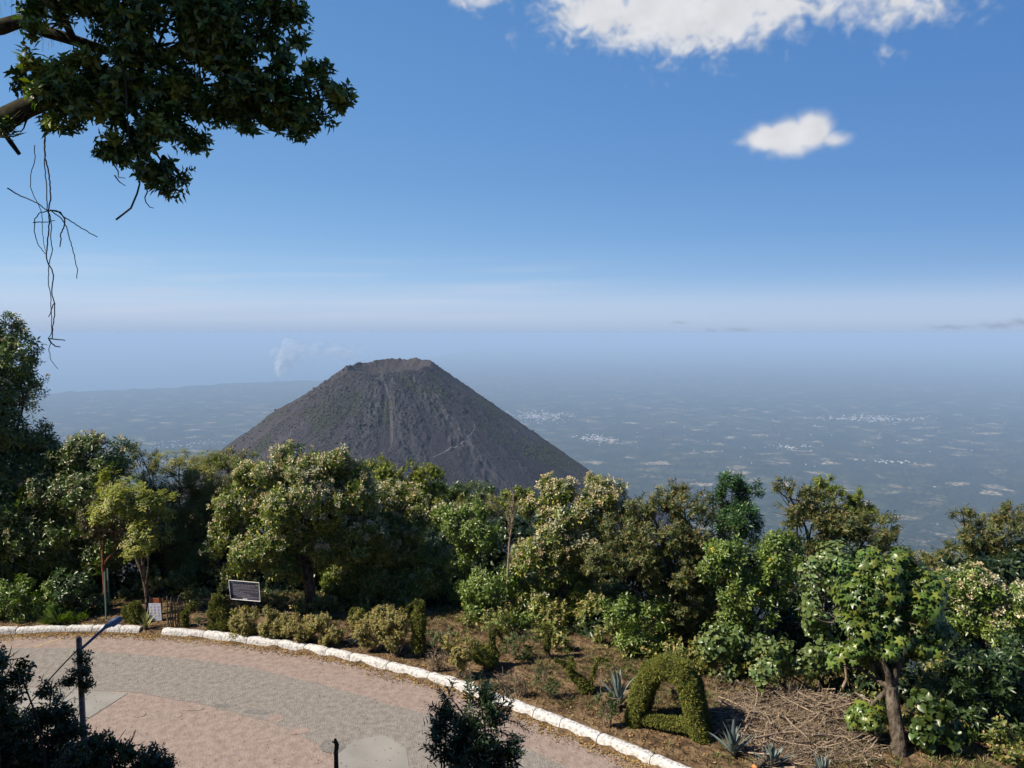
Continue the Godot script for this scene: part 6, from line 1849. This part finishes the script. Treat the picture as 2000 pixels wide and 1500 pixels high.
const SHRUBS := [
	{"name": "hedge_shrub", "sp": "hedge", "label": "leafy hedge shrub directly below the information sign", "base": [-8.77, -24.64], "lobes": [[-8.97, 0.72, -24.64, 0.36, 0.36], [-8.64, 0.63, -24.64, 0.47, 0.44], [-8.76, 0.32, -24.64, 0.51, 0.32]], "dens": 1.0, "group": "clipped shrubs in the garden bed", "stems": 9, "stem": "pale_twig"},
	{"name": "hedge_shrub", "sp": "hedge", "label": "leafy hedge shrub second from the information sign", "base": [-7.78, -24.39], "lobes": [[-7.97, 0.76, -24.39, 0.47, 0.43], [-7.55, 0.69, -24.39, 0.47, 0.39], [-7.78, 0.35, -24.39, 0.59, 0.31]], "dens": 1.0, "group": "clipped shrubs in the garden bed", "stems": 9, "stem": "pale_twig"},
	{"name": "hedge_shrub", "sp": "hedge", "label": "leafy hedge shrub third from the information sign", "base": [-6.75, -24.14], "lobes": [[-6.98, 0.72, -24.14, 0.47, 0.35], [-6.53, 0.65, -24.14, 0.47, 0.39], [-6.75, 0.35, -24.14, 0.54, 0.27]], "dens": 1.0, "group": "clipped shrubs in the garden bed", "stems": 9, "stem": "pale_twig"},
	{"name": "hedge_shrub", "sp": "hedge", "label": "leafy hedge shrub at the right end of the row below the sign", "base": [-5.77, -23.81], "lobes": [[-5.97, 0.75, -23.81, 0.42, 0.34], [-5.59, 0.72, -23.81, 0.34, 0.38], [-5.76, 0.42, -23.81, 0.46, 0.27]], "dens": 1.0, "group": "clipped shrubs in the garden bed", "stems": 9, "stem": "pale_twig"},
	{"name": "hedge_shrub", "sp": "hedge", "label": "broad hedge shrub left of the penguin topiary with bare stems below", "base": [-4.22, -23.34], "lobes": [[-4.53, 1.04, -23.34, 0.49, 0.37], [-4.1, 1.16, -23.34, 0.52, 0.37], [-4.29, 0.7, -23.34, 0.6, 0.41]], "dens": 1.1, "group": "clipped shrubs in the garden bed", "stems": 9, "stem": "pale_twig"},
	{"name": "hedge_shrub", "sp": "hedge", "label": "hedge shrub with pinkish tips touching the penguin topiary", "base": [-3.57, -22.96], "lobes": [[-3.67, 1.24, -22.96, 0.41, 0.33], [-3.36, 1.24, -22.96, 0.33, 0.37], [-3.57, 0.79, -22.96, 0.44, 0.44]], "dens": 1.1, "group": "clipped shrubs in the garden bed", "stems": 9, "stem": "pale_twig"},
	{"name": "hedge_shrub", "sp": "hedge", "label": "round olive shrub left of the long necked bird topiary", "base": [-1.43, -21.48], "lobes": [[-1.68, 1.14, -21.48, 0.31, 0.24], [-1.39, 1.05, -21.48, 0.42, 0.35], [-1.54, 0.71, -21.48, 0.38, 0.31]], "dens": 1.0, "group": "clipped shrubs in the garden bed", "stems": 9, "stem": "pale_twig"},
	{"name": "small_bush", "sp": "sage", "label": "small pale green bush between the two lobed topiary and the bear topiary", "base": [-10.35, -24.99], "lobes": [[-10.36, 0.57, -24.99, 0.17, 0.17]], "dens": 1, "group": "small plants in the garden bed", "stems": 4, "stem": "pale_twig"},
	{"name": "leafy_bush", "sp": "sage", "label": "low leafy green bush right behind the penguin topiary", "base": [-2.0, -22.51], "lobes": [[-2.23, 0.89, -22.51, 0.28, 0.31], [-1.97, 0.62, -22.51, 0.25, 0.25], [-1.84, 0.97, -22.51, 0.21, 0.21]], "dens": 1, "group": "small plants in the garden bed", "stems": 5, "stem": "pale_twig"},
	{"name": "leafy_bush", "sp": "sage", "label": "low grey green bush behind the neck of the bird topiary", "base": [0.15, -22.59], "lobes": [[0.0, 0.7, -22.59, 0.34, 0.31], [0.31, 0.46, -22.59, 0.31, 0.31], [0.54, 0.78, -22.59, 0.25, 0.25]], "dens": 0.9, "group": "small plants in the garden bed", "stems": 6, "stem": "pale_twig"},
	{"name": "feathery_bush", "sp": "sage", "label": "loose feathery bush in front of the curled tail topiary", "base": [2.39, -18.66], "lobes": [[2.3, 0.94, -18.66, 0.23, 0.26], [2.5, 0.71, -18.66, 0.23, 0.23], [2.36, 0.48, -18.66, 0.2, 0.15]], "dens": 0.8, "group": "small plants in the garden bed", "stems": 6, "stem": "pale_twig"},
	{"name": "feathery_bush", "sp": "sage", "label": "thin loose bush left of the curled tail topiary", "base": [1.04, -20.15], "lobes": [[0.85, 0.72, -20.15, 0.3, 0.25], [1.1, 0.5, -20.15, 0.28, 0.22], [0.69, 1.07, -20.15, 0.22, 0.19]], "dens": 0.55, "group": "small plants in the garden bed", "stems": 6, "stem": "pale_twig"},
	{"name": "dry_shrub", "sp": "dry", "label": "dry twiggy brown shrub just right of the penguin topiary", "base": [-2.25, -21.95], "lobes": [[-2.31, 0.52, -21.95, 0.21, 0.18], [-2.1, 0.49, -21.95, 0.15, 0.15]], "dens": 0.35, "group": "dry shrubs in the garden bed", "stems": 16, "stem": "pale_twig"},
	{"name": "dry_shrub", "sp": "dry", "label": "dry twiggy shrub between the kerb and the bird topiary stems", "base": [-0.14, -20.53], "lobes": [[-0.21, 0.47, -20.53, 0.17, 0.2], [-0.07, 0.59, -20.53, 0.11, 0.14]], "dens": 0.25, "group": "dry shrubs in the garden bed", "stems": 12, "stem": "pale_twig"},
	{"name": "dry_shrub", "sp": "dry", "label": "dry twiggy shrub close to the kerb right of the dark shrub in front", "base": [0.21, -20.24], "lobes": [[0.14, 0.53, -20.24, 0.19, 0.22], [0.3, 0.46, -20.24, 0.17, 0.17]], "dens": 0.25, "group": "dry shrubs in the garden bed", "stems": 16, "stem": "pale_twig"},
	{"name": "weedy_bush", "sp": "sage", "label": "weedy bush under the right shoulder of the arch topiary", "base": [4.54, -19.18], "lobes": [[4.27, 0.69, -19.18, 0.29, 0.34], [4.54, 0.49, -19.18, 0.21, 0.26]], "dens": 0.45, "group": "small plants in the garden bed", "stems": 8, "stem": "pale_twig"}
]
const AGAVES := [
	[2.81, -19.66, 0.94, "blue grey agave with upright leaves left of the arch topiary"],
	[-5.03, -23.65, 0.43, "small blue grey agave at the gap in the hedge"],
	[5.89, -16.8, 0.67, "blue grey agave at the near edge of the brush pile"],
	[5.15, -17.31, 0.8, "agave in the shadow of the arch topiary"],
	[6.83, -16.34, 0.56, "agave cut by the lower edge of the picture"],
	[-12.26, -25.17, 0.65, "spiky yellow green yucca left of the paper notice"]
]
const VINES := [[[Vector3(-4.99, 12.28, -8.4), Vector3(-5.01, 12.01, -8.4), Vector3(-5.01, 11.87, -8.4), Vector3(-4.98, 11.74, -8.4), Vector3(-4.97, 11.6, -8.4), Vector3(-4.97, 11.44, -8.4), Vector3(-5.0, 11.31, -8.4), Vector3(-4.99, 11.2, -8.4), Vector3(-5.01, 11.06, -8.4), Vector3(-5.03, 10.9, -8.4), Vector3(-5.04, 10.83, -8.4), Vector3(-5.02, 10.74, -8.4), Vector3(-4.98, 10.67, -8.4), Vector3(-4.97, 10.59, -8.4), Vector3(-5.0, 10.45, -8.4), Vector3(-4.97, 10.32, -8.4), Vector3(-4.97, 10.22, -8.4), Vector3(-5.0, 10.07, -8.4), Vector3(-5.01, 9.94, -8.4)], 0.0076], [[Vector3(-5.01, 12.08, -8.4), Vector3(-5.02, 11.82, -8.4), Vector3(-5.01, 11.6, -8.4), Vector3(-5.01, 11.33, -8.4), Vector3(-4.99, 11.3, -8.4), Vector3(-4.97, 11.15, -8.4), Vector3(-4.99, 11.03, -8.4), Vector3(-4.97, 10.88, -8.4), Vector3(-5.01, 10.75, -8.4), Vector3(-5.03, 10.54, -8.4), Vector3(-5.01, 10.4, -8.4), Vector3(-5.01, 10.15, -8.4), Vector3(-5.01, 9.99, -8.4), Vector3(-5.05, 9.94, -8.4)], 0.0055], [[Vector3(-5.12, 12.01, -8.4), Vector3(-5.12, 11.84, -8.4), Vector3(-5.17, 11.71, -8.4), Vector3(-5.18, 11.57, -8.4), Vector3(-5.13, 11.43, -8.4), Vector3(-5.07, 11.31, -8.4), Vector3(-5.07, 11.09, -8.4), Vector3(-5.05, 10.88, -8.4)], 0.0045], [[Vector3(-5.43, 11.55, -8.4), Vector3(-5.29, 11.47, -8.4), Vector3(-5.12, 11.4, -8.4), Vector3(-5.0, 11.31, -8.4)], 0.0069], [[Vector3(-5.0, 11.31, -8.4), Vector3(-4.92, 11.32, -8.4), Vector3(-4.83, 11.25, -8.4), Vector3(-4.65, 11.13, -8.4), Vector3(-4.48, 11.03, -8.4)], 0.0062], [[Vector3(-4.98, 11.32, -8.4), Vector3(-4.87, 11.3, -8.4), Vector3(-4.82, 11.22, -8.4), Vector3(-4.83, 11.15, -8.4), Vector3(-4.88, 11.06, -8.4), Vector3(-4.87, 11.01, -8.4), Vector3(-4.89, 10.93, -8.4)], 0.0076], [[Vector3(-4.97, 11.31, -8.4), Vector3(-4.86, 11.23, -8.4), Vector3(-4.81, 11.15, -8.4), Vector3(-4.78, 11.01, -8.4), Vector3(-4.75, 10.9, -8.4), Vector3(-4.73, 10.8, -8.4), Vector3(-4.71, 10.69, -8.4), Vector3(-4.72, 10.59, -8.4)], 0.0055], [[Vector3(-5.0, 11.31, -8.4), Vector3(-5.1, 11.29, -8.4), Vector3(-5.15, 11.22, -8.4), Vector3(-5.16, 11.09, -8.4), Vector3(-5.13, 10.96, -8.4), Vector3(-5.05, 10.85, -8.4)], 0.0052], [[Vector3(-5.17, 11.19, -8.4), Vector3(-5.04, 11.19, -8.4), Vector3(-4.93, 11.21, -8.4)], 0.0055], [[Vector3(-5.05, 9.94, -8.4), Vector3(-5.02, 9.89, -8.4), Vector3(-4.97, 9.85, -8.4), Vector3(-4.93, 9.85, -8.4)], 0.0076], [[Vector3(-5.05, 9.94, -8.4), Vector3(-4.96, 9.93, -8.4), Vector3(-4.87, 9.92, -8.4)], 0.0069], [[Vector3(-5.02, 9.9, -8.4), Vector3(-5.05, 9.83, -8.4), Vector3(-5.04, 9.71, -8.4), Vector3(-4.96, 9.61, -8.4)], 0.0038], [[Vector3(-4.98, 10.32, -8.4), Vector3(-5.0, 10.27, -8.4), Vector3(-5.04, 10.17, -8.4)], 0.0055]]
const ROOT := [Vector3(-3.91, 11.67, -8.2), Vector3(-3.91, 11.56, -8.2), Vector3(-3.94, 11.46, -8.2), Vector3(-4.01, 11.31, -8.2), Vector3(-4.17, 11.19, -8.2)]
const ROOTLETS := [[Vector3(-3.86, 11.56, -8.2), Vector3(-3.83, 11.48, -8.2), Vector3(-3.86, 11.42, -8.2), Vector3(-3.85, 11.37, -8.2), Vector3(-3.81, 11.32, -8.2), Vector3(-3.77, 11.31, -8.2)], [Vector3(-4.18, 11.77, -8.2), Vector3(-4.13, 11.69, -8.2), Vector3(-4.13, 11.63, -8.2), Vector3(-4.06, 11.62, -8.2)], [Vector3(-3.73, 12.72, -7.6), Vector3(-3.73, 12.46, -7.6), Vector3(-3.72, 12.21, -7.6), Vector3(-3.72, 11.97, -7.6), Vector3(-3.71, 11.76, -7.6)], [Vector3(-4.17, 11.65, -8.2), Vector3(-4.12, 11.58, -8.2), Vector3(-4.06, 11.54, -8.2)]]
const OVERHANG := [[-3.47, 13.05, -8.0, 0.78, 0.41], [-2.74, 13.05, -8.0, 0.62, 0.47], [-2.28, 13.05, -8.0, 0.28, 0.28], [-2.13, 12.64, -8.0, 0.31, 0.18], [-1.85, 12.39, -8.0, 0.27, 0.14], [-2.29, 12.31, -8.0, 0.47, 0.22], [-2.86, 12.49, -8.0, 0.57, 0.31], [-3.64, 12.49, -8.0, 0.57, 0.31], [-4.27, 12.39, -8.0, 0.52, 0.31], [-4.73, 12.52, -8.0, 0.31, 0.23], [-4.59, 12.08, -8.0, 0.21, 0.1], [-3.65, 12.03, -8.0, 0.47, 0.21], [-3.19, 11.98, -8.0, 0.18, 0.1], [-3.92, 11.83, -8.0, 0.37, 0.14], [-2.14, 12.08, -8.0, 0.18, 0.11], [-3.61, 11.67, -8.0, 0.27, 0.14], [-3.44, 11.49, -8.0, 0.19, 0.1], [-4.07, 13.5, -8.0, 0.88, 0.31], [-2.99, 13.65, -8.0, 0.98, 0.36], [-5.12, 12.06, -8.0, 0.11, 0.08], [-4.7, 13.2, -8.0, 0.31, 0.16], [-3.28, 12.26, -8.0, 0.36, 0.21], [-2.61, 12.16, -8.0, 0.31, 0.14]]
const LIMBS := [[[Vector3(-6.02, 13.11, -8.3), Vector3(-5.37, 13.2, -8.3), Vector3(-5.15, 13.26, -8.3), Vector3(-4.89, 13.15, -8.3), Vector3(-4.52, 13.04, -8.3), Vector3(-4.09, 12.91, -8.3), Vector3(-3.6, 12.95, -8.3), Vector3(-3.07, 13.01, -8.3)], 0.105, 0.03], [[Vector3(-5.92, 12.01, -8.1), Vector3(-5.28, 12.17, -8.1), Vector3(-5.01, 12.31, -8.1), Vector3(-4.69, 12.43, -8.1), Vector3(-4.31, 12.63, -8.1), Vector3(-3.9, 12.57, -8.1), Vector3(-3.43, 12.42, -8.1), Vector3(-2.85, 12.37, -8.1), Vector3(-2.32, 12.29, -8.1)], 0.16, 0.02], [[Vector3(-4.87, 13.68, -8.3), Vector3(-4.74, 13.37, -8.3), Vector3(-4.62, 13.11, -8.3), Vector3(-4.52, 13.01, -8.3)], 0.05, 0.03], [[Vector3(-4.26, 12.59, -8.0), Vector3(-4.01, 12.24, -8.0), Vector3(-3.82, 11.88, -8.0), Vector3(-3.56, 11.6, -8.0)], 0.06, 0.012], [[Vector3(-3.56, 12.92, -8.2), Vector3(-3.08, 13.12, -8.2), Vector3(-2.54, 13.33, -8.2)], 0.04, 0.012], [[Vector3(-5.67, 12.07, -8.2), Vector3(-5.3, 12.07, -8.2), Vector3(-5.24, 11.98, -8.2), Vector3(-5.16, 11.87, -8.2)], 0.05, 0.02]]
const OVERHANG_SUNLIT := [[-4.38, 12.51, -7.75, 0.25, 0.13], [-4.54, 12.36, -7.75, 0.17, 0.11], [-4.22, 12.66, -7.75, 0.17, 0.1], [-4.73, 12.66, -7.75, 0.12, 0.09], [-4.09, 12.19, -7.75, 0.13, 0.07], [-4.5, 12.09, -7.75, 0.13, 0.06], [-3.54, 12.04, -7.75, 0.11, 0.06], [-2.92, 12.66, -7.75, 0.09, 0.06], [-3.74, 12.95, -7.75, 0.11, 0.07], [-3.28, 12.41, -7.75, 0.09, 0.06], [-3.9, 11.92, -7.75, 0.11, 0.05], [-4.66, 12.95, -7.75, 0.13, 0.08], [-1.74, 12.36, -7.75, 0.1, 0.05]]  # spots where the crown is painted as sunlit
const FRONT_SHRUB := [[-0.36, 6.2, -8.0, 0.18, 0.13], [-0.52, 5.92, -8.0, 0.26, 0.21], [-0.25, 5.98, -8.0, 0.27, 0.2], [-0.39, 5.66, -8.0, 0.4, 0.24], [-0.63, 5.61, -8.0, 0.26, 0.21], [-0.14, 5.61, -8.0, 0.24, 0.22], [-0.41, 5.32, -8.0, 0.49, 0.24], [-0.72, 6.07, -8.0, 0.1, 0.15], [-0.76, 5.78, -8.0, 0.13, 0.12]]
const SPRIGS := [[Vector3(-0.55, 5.78, -8.0), Vector3(-0.66, 6.03, -8.0), Vector3(-0.81, 6.24, -8.0)], [Vector3(-0.58, 5.66, -8.0), Vector3(-0.77, 5.89, -8.0), Vector3(-0.89, 6.02, -8.0)], [Vector3(-0.66, 5.61, -8.0), Vector3(-0.8, 5.78, -8.0), Vector3(-0.88, 5.88, -8.0)], [Vector3(-0.66, 5.49, -8.0), Vector3(-0.83, 5.66, -8.0), Vector3(-0.94, 5.71, -8.0)], [Vector3(-0.66, 5.44, -8.0), Vector3(-0.83, 5.54, -8.0), Vector3(-0.96, 5.56, -8.0)], [Vector3(-0.38, 6.0, -8.0), Vector3(-0.47, 6.2, -8.0), Vector3(-0.5, 6.33, -8.0)], [Vector3(-0.27, 6.06, -8.0), Vector3(-0.3, 6.26, -8.0), Vector3(-0.33, 6.37, -8.0)], [Vector3(-0.11, 5.89, -8.0), Vector3(0.05, 5.82, -8.0), Vector3(0.19, 5.73, -8.0)], [Vector3(-0.11, 5.72, -8.0), Vector3(0.03, 5.66, -8.0), Vector3(0.14, 5.66, -8.0)], [Vector3(-0.22, 6.06, -8.0), Vector3(-0.08, 6.17, -8.0), Vector3(-0.14, 6.29, -8.0)], [Vector3(-0.06, 5.49, -8.0), Vector3(0.06, 5.61, -8.0), Vector3(0.1, 5.64, -8.0)], [Vector3(-0.08, 5.89, -8.0), Vector3(-0.01, 6.0, -8.0), Vector3(0.0, 6.07, -8.0)]]
const NEAR_BUSHES := [[[-7.1, 3.86, -10.5, 0.7, 0.43], [-6.37, 3.93, -10.5, 0.61, 0.4], [-6.79, 4.38, -10.5, 0.52, 0.43], [-6.41, 4.76, -10.5, 0.35, 0.29], [-6.28, 4.46, -10.5, 0.3, 0.35], [-7.15, 4.31, -10.5, 0.43, 0.52], [-6.47, 5.01, -10.5, 0.2, 0.14], [-6.73, 4.08, -10.5, 0.61, 0.43], [-6.14, 4.16, -10.5, 0.35, 0.31]], [[-6.09, 6.08, -9.0, 0.26, 0.14], [-6.22, 5.73, -9.0, 0.31, 0.31], [-5.91, 5.9, -9.0, 0.2, 0.11], [-6.15, 5.44, -9.0, 0.31, 0.31]], [[-5.14, 4.65, -9.5, 0.36, 0.26], [-4.9, 4.75, -9.5, 0.26, 0.19], [-4.65, 4.51, -9.5, 0.35, 0.2], [-5.44, 4.51, -9.5, 0.4, 0.26], [-4.46, 4.41, -9.5, 0.24, 0.16], [-4.98, 4.44, -9.5, 0.47, 0.24], [-5.29, 4.78, -9.5, 0.24, 0.2]]]
const LAMP := {"base": [-7.48, 0, -13.0], "top": [-7.5, 4.69, -13.0], "arm0": [-7.47, 4.53, -13.0], "arm1": [-7.22, 4.78, -13.3], "h0": [-7.25, 4.76, -13.3], "h1": [-7.16, 4.81, -13.5], "wire": [[-7.04, 4.83, -12.2], [-7.34, 4.58, -12.2], [-7.6, 4.3, -12.2], [-7.86, 3.98, -12.2], [-8.13, 3.56, -12.2]], "vine": [[-7.47, 4.61, -12.95], [-7.43, 4.35, -12.95], [-7.53, 4.08, -12.95], [-7.45, 3.85, -12.95]]}
const SIGN := [[-9.75, 1.5, -26.0], [-8.71, 1.41, -26.0], [-8.68, 0.75, -26.0], [-9.7, 0.84, -26.0]]
const NOTICE := [[-12.43, 0.78, -25.75], [-12.02, 0.78, -25.75], [-11.99, 0.17, -25.75], [-12.41, 0.17, -25.75]]
const PLAQUE := [[-12.41, 0.94, -25.8], [-11.95, 0.93, -25.8], [-11.96, 0.76, -25.8], [-12.41, 0.8, -25.8]]
const POSTS := [[-13.92, -25.72, -13.97, 1.79, -25.9], [-14.54, -27.1, -14.24, 1.69, -26.6]]
const STAKES := [[-11.5, -25.21, 1.21], [-11.44, -25.23, 1.13], [-11.38, -25.24, 1.17], [-11.31, -25.26, 1.11], [-11.25, -25.28, 1.1], [-11.18, -25.3, 1.21], [-11.12, -25.31, 1.22], [-11.05, -25.33, 1.04], [-10.99, -25.35, 1.15]]
const SAPLING := {"base": [-0.26, 0.44, -25.6], "pts": [[-0.17, 1.33, -25.6], [-0.14, 2.04, -25.6], [-0.09, 2.92, -25.6], [0.0, 3.62, -25.6], [0.05, 4.24, -25.6]]}
const BRUSH := [Vector2(5.61, -20.49), Vector2(7.86, -20.49), Vector2(9.41, -19.9), Vector2(8.63, -17.39), Vector2(8.09, -16.76), Vector2(5.55, -16.76), Vector2(5.1, -18.57)]
const STUMP := [5.5, -16.7]
const STICK := [Vector3(-1.66, 6.19, -7.0), Vector3(-1.65, 6.06, -7.0), Vector3(-1.66, 5.86, -7.0)]
